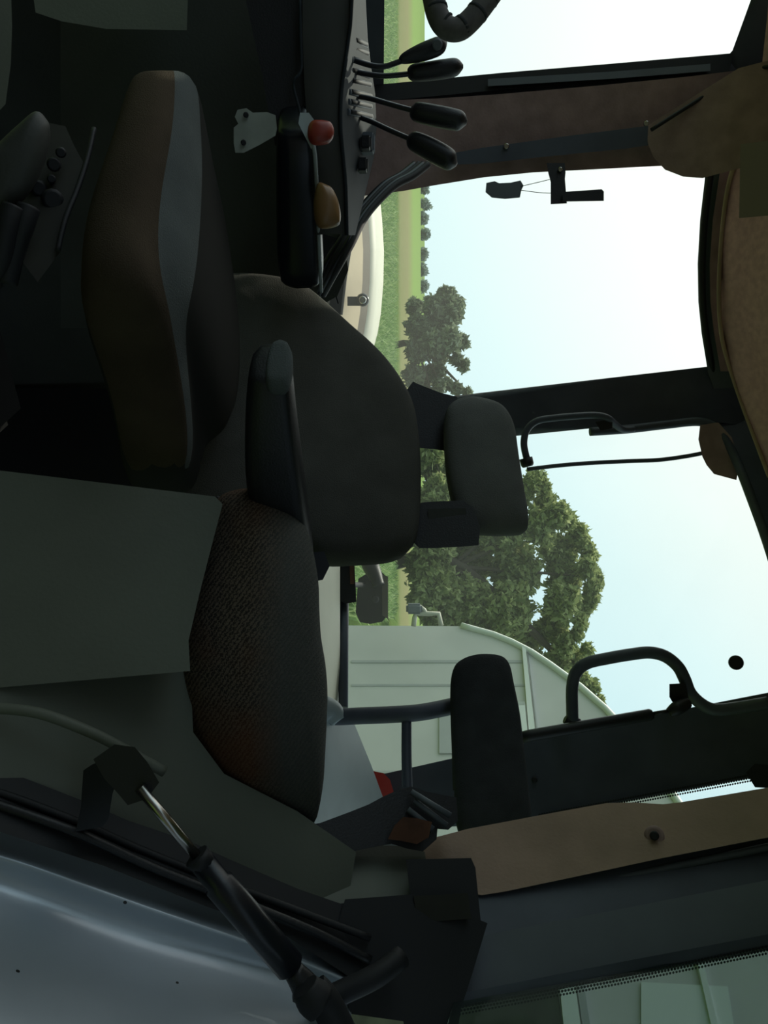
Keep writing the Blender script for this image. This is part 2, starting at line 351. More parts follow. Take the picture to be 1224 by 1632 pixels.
gu = slab('corner_cover', [(206, 1040, 1.68), (165, 1105, 1.67), (118, 1180, 1.66), (100, 1250, 1.6), (235, 1250, 1.6), (258, 1180, 1.66), (268, 1142, 1.69), (274, 1120, 1.69), (272, 1092, 1.69), (262, 1066, 1.69), (245, 1050, 1.69), (225, 1042, 1.69)], M['pillartrim'], 0.03, 0.012, pil, segs=4)
tube('cover_seam', [(207, 1038, 1.675), (165, 1104, 1.665), (118, 1180, 1.655), (104, 1240, 1.6)], 0.004, M['rubber'], pil)
for (u, v) in ((197, 1030), (233, 807)): disc('screw', P(u, v, 1.705), P(u, v, 1.6) - P(u, v, 1.7), 0.006, 0.008, M['metal'], pil)
# roof edge seal above the quarter pane
tp = st(slab('trim_5', [(262, 1130, 1.86), (290, 1127, 1.88), (350, 1120, 1.91), (420, 1116, 1.95), (480, 1117, 1.98), (530, 1122, 2.02), (592, 1132, 2.08), (640, 1150, 2.1), (640, 1185, 2.1), (540, 1175, 2.0), (420, 1168, 1.95), (300, 1180, 1.88), (262, 1180, 1.86)], M['frame2'], 0.03, 0.006))
slab('inner_band', [(270, 1150, 1.85), (350, 1138, 1.88), (420, 1133, 1.92), (480, 1134, 1.95), (530, 1140, 1.99), (590, 1150, 2.04), (590, 1166, 2.04), (530, 1153, 1.99), (480, 1147, 1.95), (420, 1146, 1.92), (350, 1152, 1.88), (270, 1170, 1.85)], M['pillartrim'], 0.01, 0.003, tp)
tube('seal', [(262, 1134, 1.86), (350, 1123, 1.90), (420, 1119, 1.94), (480, 1120, 1.97), (530, 1125, 2.01), (592, 1136, 2.07)], 0.008, M['rubber'], tp)
# right rear pillar
rp_ = st(slab('trim_6', [(662, 470, 2.13), (652, 560, 2.13), (634, 740, 2.13), (612, 930, 2.13), (585, 1165, 2.1), (570, 1240, 2.0), (720, 1240, 2.0), (672, 1175, 2.1), (664, 1120, 2.13), (674, 980, 2.15), (684, 880, 2.15), (692, 800, 2.15), (706, 660, 2.15), (716, 560, 2.15), (722, 470, 2.15)], M['frame'], 0.07, 0.008))
slab('pillar_groove', [(652, 850, 2.115), (645, 930, 2.115), (630, 1130, 2.1), (636, 1130, 2.1), (651, 930, 2.115), (658, 850, 2.115)], M['frame2'], 0.01, 0.002, rp_)
# top frame of the rear opening
st(slab('trim_7', [(655, 1125, 2.12), (672, 1128, 2.12), (705, 1155, 2.08), (740, 1178, 2.03), (800, 1202, 1.97), (880, 1228, 1.9), (1000, 1262, 1.83), (1120, 1290, 1.77), (1120, 1330, 1.77), (1000, 1310, 1.83), (860, 1270, 1.9), (740, 1215, 2.03), (655, 1180, 2.1)], M['frame'], 0.04, 0.006))
# rear wall below the rear pane
st(slab('wall_rear', [(620, 540, 2.18), (905, 533, 2.02), (905, 500, 1.98), (1250, 530, 1.72), (1250, -50, 1.72), (620, -100, 2.18)], M['rubber'], 0.03, 0.004))
# left rear pillar
lp = st(slab('trim_8', [(1262, 470, 1.72), (1243, 605, 1.72), (1217, 720, 1.72), (1192, 832, 1.72), (1165, 960, 1.72), (1140, 1080, 1.72), (1112, 1224, 1.70), (1095, 1300, 1.68), (1210, 1300, 1.66), (1231, 1196, 1.66), (1262, 1030, 1.67), (1294, 860, 1.68), (1308, 740, 1.68), (1316, 600, 1.68), (1322, 470, 1.68)], M['frame'], 0.06, 0.01))
slab('pillar_groove', [(1232, 860, 1.695), (1205, 1000, 1.695), (1180, 1130, 1.69), (1194, 1130, 1.69), (1220, 1000, 1.695), (1248, 860, 1.695)], M['frame2'], 0.015, 0.004, lp)
disc('bolt', P(1243, 852, 1.69), P(1243, 852, 1.5) - P(1243, 852, 1.69), 0.006, 0.008, M['dark_metal'], lp)
slab('hinge_block', [(1232, 1195, 1.6), (1250, 1206, 1.6), (1252, 1240, 1.6), (1225, 1240, 1.6), (1222, 1205, 1.6)], M['rubber'], 0.03, 0.006, lp)

# ---- front end of the cab, behind the photographer's shoulder (screen, posts, bonnet)
st(rbox('wall_front', Vector((-0.75, -0.25, 1.75)), (1.3, 0.08, 1.5), M['dark_panel'], r=0.02))
for k, x_ in enumerate((-1.42, -0.12)):
    o = rbox('trim_%d' % (9 + k), Vector((x_, -0.25, 2.55)), (0.09, 0.09, 0.9), M['frame'], r=0.02); st(o)
st(rbox('trim_11', Vector((-1.45, 0.25, 1.5)), (0.05, 1.2, 1.0), M['dark_panel'], r=0.01))

# ---- panes
def pane(name, pts, m=None, th=0.004): 
    return st(slab(name, pts, m or M['glass'], th, 0.0))
pane('window_1', [(-300, 600, 1.36), (142, 597, 1.775), (92, 1250, 1.775), (-10, 1290, 1.72), (-300, 1360, 1.36)])
pane('window_2', [(270, 560, 1.90), (480, 520, 2.0), (655, 520, 2.14), (600, 1145, 2.12), (480, 1130, 2.0), (420, 1128, 1.97), (270, 1145, 1.88)])
w3 = pane('window_3', [(690, 520, 2.12), (1250, 520, 1.735), (1140, 1300, 1.735), (880, 1250, 1.92), (670, 1160, 2.12)])
pane('window_4', [(1340, 560, 1.69), (1420, 560, 1.55), (1340, 1280, 1.55), (1222, 1280, 1.70)])

# ------------------------------------------------------------------ left side of the cab: inner arch, sill, posts
wl = tag(thing('wall_left', P(1000, -60, 1.05), None, None), kind='structure')
slab('arch_front', [(753, -60, 0.95), (760, 5, 0.95), (782, 190, 0.96), (800, 338, 0.97), (806, 344, 0.975), (870, 327, 0.96), (940, 309, 0.95), (1020, 290, 0.94), (1060, 292, 0.92), (1090, -60, 0.86)], M['grey_panel'], 0.04, 0.012, wl, segs=4)
slab('arch_side', [(1058, 296, 0.922), (1085, -60, 0.862), (1230, -60, 0.86), (1240, 0, 0.87), (1290, 132, 0.88), (1320, 200, 0.89), (1355, 302, 0.90), (1378, 352, 0.91), (1400, 405, 0.92), (1430, 475, 0.94), (1450, 545, 0.96), (1362, 560, 1.10), (1300, 470, 1.08), (1240, 352, 1.02), (1170, 300, 0.98)], M['grey_panel'], 0.03, 0.006, wl)
tube('panel_crease', [(1128, -20, 0.857), (1136, 60, 0.862), (1165, 140, 0.872), (1190, 190, 0.882), (1230, 262, 0.90)], 0.006, M['grey_panel'], wl)
slab('corner_block', [(1363, 548, 1.06), (1358, 560, 1.06), (1360, 640, 1.06), (1366, 664, 1.06), (1390, 668, 1.05), (1440, 660, 1.0), (1452, 640, 0.985), (1458, 560, 0.97), (1450, 520, 0.96), (1405, 500, 1.0)], M['grey_panel'], 0.06, 0.012, wl, segs=4)
slab('lit_ledge', [(1364, 545, 1.07), (1340, 590, 1.12), (1336, 634, 1.12), (1362, 644, 1.07)], M['pale_blue'], 0.01, 0.002, wl)  # top of the corner block, its light put into a paler colour
# inner wheel arch sheet behind the passenger seat
wa = tag(thing('trim_17', P(1250, 500, 1.3), None, None), kind='structure')
slab('arch_sheet', [(1120, 500, 1.30), (1150, 524, 1.36), (1157, 562, 1.46), (1225, 590, 1.55), (1282, 611, 1.60), (1330, 600, 1.50), (1345, 560, 1.40), (1350, 480, 1.24), (1280, 440, 1.17), (1150, 440, 1.17)], M['pale_blue'], 0.02, 0.008, wa, segs=3)
# sunlit shelf behind the passenger seat
slab('rear_shelf', [(880, 500, 1.48), (905, 541, 1.92), (1140, 541, 1.86), (1165, 505, 1.50)], mat('cream_shelf_paint', (0.78, 0.78, 0.62), 0.6, noise_amt=0.1, noise_scale=6), 0.03, 0.006, wa)
# door sill seal
ds = tag(thing('trim_12', P(1300, 0, 0.85), None, None), kind='structure')
slab('sill_seal', [(1232, -60, 0.855), (1238, 0, 0.86), (1288, 130, 0.87), (1318, 198, 0.88), (1352, 300, 0.89), (1375, 350, 0.90), (1398, 403, 0.91), (1428, 473, 0.93), (1452, 543, 0.95), (1442, 662, 0.97),
     (1500, 680, 0.94), (1560, 640, 0.92), (1545, 560, 0.90), (1475, 452, 0.88), (1432, 330, 0.86), (1368, 170, 0.84), (1312, 0, 0.82), (1292, -60, 0.81)], M['rubber'], 0.04, 0.008, ds)
tube('seal_lip', [(1272, -40, 0.83), (1290, 20, 0.835), (1330, 130, 0.845), (1385, 250, 0.86), (1432, 370, 0.875), (1485, 500, 0.89), (1530, 590, 0.90)], 0.005, M['black'], ds)
tube('seal_lip', [(1254, -40, 0.84), (1270, 20, 0.845), (1312, 130, 0.855), (1352, 220, 0.87), (1400, 340, 0.885), (1450, 470, 0.90), (1495, 590, 0.91)], 0.004, M['rubber'], ds)
# tan pillar trim, posts, latch
pl = tag(thing('trim_13', P(1400, 600, 1.1), None, None), kind='structure')
slab('tan_cover', [(1366, 668, 1.12), (1352, 680, 1.12), (1346, 696, 1.12), (1332, 750, 1.12), (1313, 850, 1.12), (1300, 920, 1.12), (1291, 970, 1.12), (1290, 1010, 1.12), (1293, 1060, 1.12), (1290, 1088, 1.12), (1278, 1160, 1.12), (1266, 1230, 1.12), (1258, 1290, 1.12),
     (1310, 1290, 1.07), (1320, 1230, 1.07), (1355, 1050, 1.06), (1385, 910, 1.05), (1408, 800, 1.05), (1413, 768, 1.05), (1410, 756, 1.05), (1376, 746, 1.08), (1374, 700, 1.09), (1384, 676, 1.10)], M['trim'], 0.03, 0.012, pl, segs=4)
disc('plug', P(1332, 1043, 1.09), P(1332, 1043, 0.9) - P(1332, 1043, 1.09), 0.013, 0.012, M['pillartrim'], pl)
disc('plug_centre', P(1332, 1043, 1.078), P(1332, 1043, 0.9) - P(1332, 1043, 1.09), 0.006, 0.006, M['rubber'], pl)
slab('post', [(1313, 1290, 1.10), (1323, 1230, 1.10), (1358, 1050, 1.09), (1388, 910, 1.08), (1412, 790, 1.07), (1400, 700, 1.07), (1440, 640, 1.03), (1500, 620, 1.0), (1500, 760, 1.0), (1465, 950, 1.02), (1412, 1224, 1.04), (1398, 1290, 1.05)], M['frame'], 0.05, 0.008, pl)
tube('post_ridge', [(1338, 1280, 1.075), (1350, 1224, 1.075), (1394, 1010, 1.065), (1436, 800, 1.05), (1450, 700, 1.03)], 0.005, M['frame2'], pl)
slab('latch_box', [(1378, 656, 0.99), (1376, 746, 0.99), (1385, 750, 0.99), (1468, 758, 0.95), (1478, 735, 0.95), (1476, 668, 0.95)], M['rubber'], 0.06, 0.006, pl)
slab('latch_plate', [(1432, 664, 0.948), (1428, 742, 0.948), (1460, 746, 0.94), (1466, 668, 0.94)], M['olive'], 0.012, 0.003, pl)
slab('lower_bracket', [(1448, 560, 0.93), (1440, 665, 0.95), (1480, 760, 0.95), (1545, 740, 0.92), (1600, 722, 0.90), (1660, 712, 0.88), (1660, 662, 0.88), (1612, 655, 0.89), (1600, 570, 0.88), (1560, 560, 0.89), (1500, 545, 0.91)], M['rubber'], 0.05, 0.01, pl)
# open door, swung back
dr = tag(thing('door_1', P(1560, 700, 0.95), None, None), kind='structure')
slab('door_frame', [(1398, 1290, 1.02), (1411, 1224, 1.02), (1465, 950, 1.0), (1500, 765, 0.98), (1515, 700, 0.97), (1605, 690, 0.93), (1592, 760, 0.93), (1550, 985, 0.95), (1505, 1224, 0.97), (1492, 1290, 0.98)], M['frame2'], 0.03, 0.006, dr)
slab('frame_strip', [(1480, 1290, 0.955), (1492, 1224, 0.955), (1537, 985, 0.94), (1585, 740, 0.925), (1601, 722, 0.92), (1553, 985, 0.935), (1506, 1224, 0.95), (1494, 1290, 0.95)], M['frame'], 0.012, 0.002, dr)
gl = slab('door_glass', [(1490, 1300, 0.962), (1503, 1224, 0.96), (1552, 985, 0.945), (1598, 722, 0.93), (1680, 700, 0.80), (1760, 900, 0.75), (1700, 1300, 0.80)], M['dark_glass'], 0.004, 0, dr)

def dotted(name, a, b, d0, d1, r, rows, parent, side, pitch_px=5.2):
    """printed border of small black dots along a pane edge, thinning outwards"""
    A, B = P(*a, d0), P(*b, d1); n = int(math.dist(a, b) / pitch_px); vs = []; fs = []
    nn = (B - A).cross(side).normalized()
    for q in range(rows):
        for i in range(n):
            c = A.lerp(B, (i + 0.5 * (q % 2)) / n) + side * (q + 0.8) * r * 2.1; rr = r * (1 - 0.12 * q); s0 = len(vs)
            u = (B - A).normalized()
            for k in range(6):
                an = math.pi / 3 * k; vs.append(c + (u * math.cos(an) + side * math.sin(an)) * rr + nn * 0.001)
            for k in range(6): vs.append(vs[s0 + k] - nn * 0.0006)
            fs.append(tuple(s0 + k for k in range(6))); fs.append(tuple(s0 + 6 + k for k in range(6))[::-1])
            for k in range(6): fs.append((s0 + k, s0 + (k + 1) % 6, s0 + 6 + (k + 1) % 6, s0 + 6 + k))
    me = bpy.data.meshes.new('dots'); me.from_pydata(vs, [], fs); me.update()
    o = link(name, me, M['rubber'], parent); o['kind'] = 'stuff'; return o
dotted('dot_border', (1502, 1230), (1552, 985), 0.95, 0.935, 0.0019, 3, dr, X)
dotted('dot_border', (1552, 985), (1602, 722), 0.935, 0.92, 0.0019, 3, dr, X)
dotted('dot_border', (1295, 860), (1231, 1200), 1.66, 1.64, 0.0028, 3, lp, X, 4)

# tractor fender outside the sill, curved painted sheet
fe = tag(thing('rear_fender', P(1500, 0, 0.8), 'blue-grey painted metal fender outside the door sill, with dust specks and a raised rib', 'fender'))
prof = [(-60, [1292, 1330, 1345, 1352, 1372, 1415, 1480, 1570, 1700]), (0, [1312, 1345, 1357, 1364, 1385, 1430, 1500, 1590, 1720]), (100, [1342, 1378, 1391, 1399, 1420, 1470, 1540, 1640, 1760]),
        (200, [1378, 1414, 1428, 1436, 1458, 1505, 1580, 1680, 1790]), (300, [1418, 1452, 1463, 1470, 1490, 1530, 1610, 1700, 1800]), (400, [1452, 1488, 1497, 1503, 1520, 1560, 1630, 1720, 1820]),
        (480, [1480, 1520, 1528, 1534, 1548, 1585, 1650, 1740, 1830]), (560, [1520, 1550, 1560, 1566, 1580, 1610, 1670, 1750, 1840])]
dep = [0.86, 0.845, 0.832, 0.822, 0.835, 0.825, 0.76, 0.69, 0.63]
rings = [[P(u, v, d + 0.06 * (v / 560.0)) for u, d in zip(us, dep)] for v, us in prof]
fo = loft('fender_sheet', rings, M['paint'], fe, closed=False, sub=2)
md = fo.modifiers.new('sol', 'SOLIDIFY'); md.thickness = 0.004; md.offset = -1
fo['label'] = 'blue-grey painted sheet'
pm = M['paint'].node_tree; pbs = pm.nodes['Principled BSDF']; src = pbs.inputs['Base Color'].links[0].from_socket
vo = pm.nodes.new('ShaderNodeTexVoronoi'); vo.inputs['Scale'].default_value = 26
tcx = pm.nodes.new('ShaderNodeTexCoord'); pm.links.new(tcx.outputs['Object'], vo.inputs['Vector'])
lt = pm.nodes.new('ShaderNodeMath'); lt.operation = 'LESS_THAN'; lt.inputs[1].default_value = 0.055; pm.links.new(vo.outputs['Distance'], lt.inputs[0])
mm = pm.nodes.new('ShaderNodeMix'); mm.data_type = 'RGBA'; mm.inputs[7].default_value = (0.03, 0.03, 0.03, 1)
pm.links.new(lt.outputs[0], mm.inputs[0]); pm.links.new(src, mm.inputs[6]); pm.links.new(mm.outputs[2], pbs.inputs['Base Color'])

# gas strut across the sill
gs = thing('gas_strut', P(1290, 150, 0.86), 'black gas strut with bare steel rod running from sill bracket to open door', 'strut')
slab('bracket', [(1318, 128, 0.83), (1290, 134, 0.83), (1232, 138, 0.82), (1224, 150, 0.81), (1214, 175, 0.80), (1226, 186, 0.80), (1262, 174, 0.81), (1300, 168, 0.82), (1312, 160, 0.82)], M['dark_metal'], 0.02, 0.004, gs)
slab('rod_end', [(1200, 186, 0.79), (1203, 208, 0.79), (1222, 224, 0.79), (1246, 238, 0.79), (1262, 226, 0.79), (1268, 208, 0.79), (1256, 198, 0.79), (1232, 176, 0.79), (1214, 166, 0.79)], M['black'], 0.035, 0.008, gs, segs=3)
tube('rod', [(1255, 222, 0.785), (1374, 322, 0.80)], 0.0052, M['metal'], gs, sm=1)['label'] = 'bare steel rod'
tube('collar', [(1364, 313, 0.798), (1378, 326, 0.80)], [0.013, 0.012], M['rubber'], gs, sm=1)
tube('cylinder', [(1373, 321, 0.80), (1405, 347, 0.803), (1408, 349, 0.803), (1540, 462, 0.82), (1548, 469, 0.82)], [0.0125, 0.0125, 0.0155, 0.0155, 0.009], M['black_gloss'], gs, sm=1, seg=16)
tube('ball_joint', [(1545, 466, 0.82), (1570, 485, 0.82), (1585, 490, 0.82)], [0.010, 0.014, 0.016], M['black'], gs, sm=3)
tube('end_bracket', [(1582, 500, 0.81), (1600, 520, 0.81), (1650, 545, 0.81)], [0.018, 0.016, 0.016], M['rubber'], gs, sm=3)
tube('end_bracket', [(1572, 486, 0.80), (1588, 498, 0.80), (1600, 512, 0.80)], [0.014, 0.018, 0.018], M['rubber'], gs, sm=3)
tube('door_arm', [(1600, 505, 0.84), (1580, 548, 0.85), (1555, 600, 0.86), (1525, 640, 0.88)], 0.012, M['rubber'], gs, sm=3)

# ------------------------------------------------------------------ driver's seat
FW = Vector((-0.5, -0.866, 0)); LF = Vector((0.866, -0.5, 0))     # seat faces left and towards the door
bn = (FW + Vector((0, 0, 0.22))).normalized()
B0 = P(890, 510, 1.22)
seat = thing('driver_seat', Vector((-0.05, 1.15, FLOOR_Z)), 'charcoal cloth driver seat with curved backrest and small headrest, brown front cushion', 'seat')
bk = pillow('backrest', [(878, 470), (893, 520), (892, 580), (887, 630), (870, 658), (830, 668), (760, 670), (700, 666), (655, 658), (620, 642), (585, 618), (555, 590), (525, 556), (492, 520), (466, 488), (454, 462), (446, 420), (444, 370), (455, 320), (600, 270), (800, 260), (860, 330)],
            B0, bn, M['fabric'], 0.045, 0.075, seat, power=3.2, rings=8)
# seat shell behind the backrest
pillow('seat_shell', [(885, 440), (900, 480), (893, 515), (700, 560), (560, 540), (480, 470), (470, 380), (600, 280), (800, 270), (870, 350)], B0 + Vector((0.03, 0.06, 0)), bn, M['black'], 0.0, 0.06, seat)
# headrest and its posts
hn = (FW * 0.8 + Vector((0, -0.35, 0.05))).normalized()
H0 = P(745, 775, 1.36)
pillow('headrest', [(636, 740), (638, 770), (650, 800), (680, 818), (730, 826), (780, 834), (825, 841), (846, 838), (850, 815), (850, 780), (846, 745), (835, 728), (800, 720), (760, 712), (720, 708), (680, 707), (650, 714)], H0, hn, M['headrest'], 0.035, 0.05, seat, power=3.0)
slab('headrest_post', [(614, 660, 1.43), (616, 664, 1.43), (630, 700, 1.43), (636, 724, 1.42), (700, 740, 1.42), (714, 712, 1.40), (711, 690, 1.40), (709, 668, 1.40), (690, 655, 1.40), (640, 640, 1.42)], M['black'], 0.05, 0.006, seat)
slab('headrest_post', [(808, 675, 1.30), (806, 700, 1.30), (805, 735, 1.30), (815, 748, 1.29), (840, 757, 1.28), (862, 755, 1.27), (864, 730, 1.27), (866, 690, 1.27), (866, 672, 1.27), (850, 655, 1.28), (815, 655, 1.30)], M['black'], 0.04, 0.008, seat, segs=3)
slab('post_inset', [(813, 684, 1.292), (812, 740, 1.292), (832, 745, 1.287), (834, 686, 1.287)], M['dark_panel'], 0.006, 0.002, seat)
# cushion: rings from the far front corner round to the rear
def cr(u0, v_bot, v_crease, v_top, d0, back=0.30, bulge=0.0, um=0):
    b_ = P(u0 + 8, v_bot, d0); f_ = P(u0 - um, v_bot * 0.55 + v_crease * 0.45, d0 - 0.02 - bulge); f2 = P(u0 - um, v_bot * 0.12 + v_crease * 0.88, d0 - 0.012 - bulge)
    c_ = P(u0, v_crease, d0 + 0.0); t_ = P(u0 + 2, v_top, d0 + 0.035)
    sb = -FW * back + Vector((0, 0, -0.01))
    return [b_, f_, f2, c_, t_, t_ + sb * 0.5 + Vector((0, 0, -0.012)), t_ + sb, b_ + sb, b_ + sb * 0.5]
rings = [cr(106, 208, 268, 310, 1.03, 0.10), cr(114, 192, 272, 322, 1.0, 0.25, 0), cr(160, 172, 272, 322, 0.98, 0.33, 0.01), cr(220, 150, 265, 327, 0.95, 0.38, 0.015), cr(300, 118, 245, 327, 0.915, 0.38, 0.02),
         cr(380, 104, 238, 322, 0.88, 0.36, 0.02), cr(440, 104, 248, 310, 0.87, 0.32, 0.02), cr(490, 118, 268, 294, 0.885, 0.28, 0.01), cr(560, 146, 280, 298, 0.94, 0.22, 0.0), cr(650, 175, 298, 309, 1.0, 0.14, 0.0), cr(760, 190, 304, 312, 1.08, 0.08)]
cu = loft('seat_cushion', rings, [mat('shaded_seat_cloth', (0.03, 0.03, 0.028), 0.97, spec=0.05), M['fabric_brown'], M['fabric_side']], seat, sub=2, matrows=[1, 1, 1, 2, 0, 0, 0, 0, 0])  # shade of the top and light on the roll put into cloth colours
cu['label'] = 'brown fronted cushion with light painted pale grey on its top roll'
# left armrest
tube('armrest', [(606, 428, 0.93), (640, 424, 0.95), (720, 426, 0.99), (800, 440, 1.04), (870, 456, 1.09), (925, 470, 1.13)], [0.0, 0.0, 0.0, 0.0, 0.0, 0.0], M['black'], seat, sm=1) if False else None
ar = [(600, 402, 450, 0.93), (606, 396, 456, 0.93), (625, 391, 460, 0.935), (680, 388, 465, 0.96), (740, 387, 473, 0.99), (800, 390, 482, 1.03), (860, 402, 489, 1.07), (905, 420, 494, 1.10), (932, 440, 497, 1.12)]
def arr(u, a, b, d, w=0.055):
    back = Vector((-0.866, 0.5, 0)) * w
    p, q = P(u, a, d), P(u, b, d); mid = (p + q) / 2
    return [p, mid + (mid - q) * 0.3 - back * 0.06, q + (p - q) * 0.12 - back * 0.02, q, q + back * 0.5 + Vector((0, 0, 0.004)), q + back, p + back, p + back * 0.5]
am = loft('armrest', [arr(*a) for a in ar], M['black'], seat, sub=1); am['label'] = 'black left armrest'
rr_ = [arr(u, a, b, d - 0.006, 0.058) for (u, a, b, d) in ((598, 428, 450, 0.93), (602, 422, 457, 0.93), (614, 420, 460, 0.932), (638, 426, 462, 0.942))]
loft('armrest_tip', rr_, M['fabric_side'], seat, sub=1)['label'] = 'grey front end of armrest'  # front end of the armrest in a lighter grey
slab('armrest_pivot', [(888, 486, 1.16), (886, 512, 1.16), (902, 518, 1.16), (918, 510, 1.16), (922, 488, 1.15), (905, 470, 1.15)], M['black_gloss'], 0.03, 0.006, seat)
# right armrest
ra = [(205, 442, 487, 1.20), (214, 440, 496, 1.20), (240, 438, 501, 1.21), (300, 438, 505, 1.25), (370, 438, 508, 1.30), (440, 440, 511, 1.35), (468, 446, 512, 1.37)]
loft('armrest', [arr(u, a, b, d, 0.07) for u, a, b, d in ra], M['black_gloss'], seat, sub=1)['label'] = 'black right armrest'
tube('armrest_edge_line', [(212, 493, 1.19), (240, 501, 1.20), (300, 505, 1.24), (370, 508, 1.29), (440, 511, 1.34), (466, 512, 1.36)], 0.003, M['pale_blue'], seat)  # thin pale line along the armrest's top edge
slab('armrest_highlight', [(184, 482, 1.17), (184, 490, 1.17), (192, 496, 1.17), (214, 498, 1.17), (226, 495, 1.17), (212, 488, 1.17), (196, 480, 1.17)], M['pale_blue'], 0.02, 0.006, seat)  # highlight at the armrest front, modelled as a pale plate
# pedestal, slides, adjuster
rbox('suspension_base', Vector((-0.24, 1.17, FLOOR_Z + 0.25)), (0.34, 0.28, 0.5), M['base_cloth'], seat, 0.03, yaw=math.radians(30))
slab('adjuster_plate', [(198, 68, 0.96), (205, 100, 0.96), (232, 112, 0.95), (262, 128, 0.95), (300, 118, 0.93), (340, 104, 0.92), (400, 90, 0.90), (440, 60, 0.90), (400, 30, 0.90), (330, 28, 0.91), (260, 40, 0.93)], M['olive'], 0.02, 0.004, seat)
for (u, v, r) in ((243, 97, 0.006), (262, 86, 0.008), (285, 82, 0.005), (300, 62, 0.009), (318, 84, 0.012), (352, 54, 0.006)): disc('bolt', P(u, v, 0.93), P(u, v, 0.8) - P(u, v, 0.93), r, 0.012, M['rubber'], seat, 12)
tube('slide_rail', [(205, 150, 0.97), (250, 140, 0.95), (300, 124, 0.93), (350, 104, 0.91), (400, 92, 0.90)], 0.003, M['rubber'], seat)
lo = [(178, 58), (190, 74), (206, 80), (240, 76), (280, 62), (310, 44), (330, 20), (340, -20), (260, -30), (228, 0), (200, 30)]
pillow('side_lever', lo, P(230, 40, 0.88), Vector((0.2, -1, 0.3)), M['dark_panel'], 0.02, 0.02, seat)
tube('bellows_fold', [(330, 46, 0.88), (360, 36, 0.88), (400, 22, 0.89), (450, 10, 0.9)], 0.012, M['rubber'], seat)
tube('bellows_fold', [(330, 22, 0.87), (360, 12, 0.87), (410, 0, 0.88), (450, -14, 0.9)], 0.012, M['rubber'], seat)

# ------------------------------------------------------------------ passenger seat
ps = thing('passenger_seat', P(1050, 280, 1.0), 'brown tweed passenger seat on the left wheel arch with a black padded backrest', 'seat')
pn = Vector((-0.12, -0.80, 0.62)).normalized()
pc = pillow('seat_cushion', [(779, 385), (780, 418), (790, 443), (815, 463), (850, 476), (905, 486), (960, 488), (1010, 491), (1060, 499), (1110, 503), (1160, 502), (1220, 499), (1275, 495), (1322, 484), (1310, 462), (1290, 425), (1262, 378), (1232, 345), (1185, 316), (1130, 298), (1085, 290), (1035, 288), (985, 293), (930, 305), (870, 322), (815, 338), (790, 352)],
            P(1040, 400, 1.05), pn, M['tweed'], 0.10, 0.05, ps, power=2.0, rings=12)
pc['label'] = 'brown and black tweed cushion, light painted grey along its top rear edge'
zs = None
me = pc.data
tube('cushion_piping', [(792, 349, 1.10), (870, 320, 1.12), (985, 290, 1.14), (1035, 285, 1.14), (1130, 296, 1.13), (1185, 313, 1.12), (1232, 342, 1.1), (1290, 420, 1.06)], 0.003, M['rubber'], ps)
bpn = Vector((-0.42, -0.9, 0.05)).normalized()
pillow('backrest', [(1043, 785), (1043, 760), (1050, 738), (1063, 724), (1090, 718), (1140, 718), (1200, 720), (1260, 722), (1318, 728), (1334, 742), (1336, 800), (1328, 838), (1314, 847), (1260, 842), (1200, 835), (1140, 828), (1090, 818), (1062, 812), (1048, 802)], P(1190, 780, 1.32), bpn, M['pad'], 0.03, 0.04, ps, power=3.2)
tube('upright_tube', [(1135, 500, 1.36), (1142, 530, 1.37), (1141, 570, 1.37), (1139, 620, 1.37), (1136, 665, 1.37), (1130, 700, 1.38), (1122, 735, 1.39)], 0.0140, M['frame'], ps, seg=16)
tube('cross_tube', [(1146, 648, 1.37), (1210, 648, 1.34), (1275, 650, 1.30)], 0.0085, M['frame'], ps)
tube('tube_foot', [(1128, 512, 1.36), (1136, 530, 1.365), (1150, 540, 1.36)], [0.022, 0.02, 0.012], M['pale_blue'], ps)
slab('side_bracket', [(1335, 474, 1.02), (1322, 490, 1.02), (1318, 512, 1.03), (1300, 560, 1.05), (1288, 590, 1.06), (1276, 612, 1.07), (1264, 638, 1.08), (1260, 655, 1.08), (1268, 680, 1.08), (1276, 722, 1.08), (1305, 724, 1.07), (1316, 712, 1.06), (1314, 692, 1.06), (1334, 690, 1.06), (1350, 672, 1.05), (1346, 650, 1.05), (1338, 624, 1.04), (1346, 580, 1.03), (1354, 545, 1.02), (1366, 512, 1.01), (1352, 478, 1.01)], M['black'], 0.03, 0.005, ps)
slab('bracket_plate', [(1318, 632, 1.03), (1306, 644, 1.035), (1308, 664, 1.035), (1313, 684, 1.035), (1332, 680, 1.03), (1341, 664, 1.03), (1336, 640, 1.025), (1334, 624, 1.025)], M['rust'], 0.008, 0.003, ps)['label'] = 'rust-brown plate'
for a, b in (((1262, 655), (1300, 718)), ((1276, 660), (1316, 712)), ((1290, 650), (1322, 690))): tube('spring_rod', [(*a, 1.06), (*b, 1.05)], 0.004, M['frame2'], ps, sm=1)
slab('bracket_strap', [(1256, 640, 1.225), (1262, 722, 1.22), (1270, 722, 1.22), (1268, 640, 1.225)], M['frame'], 0.01, 0.002, ps)

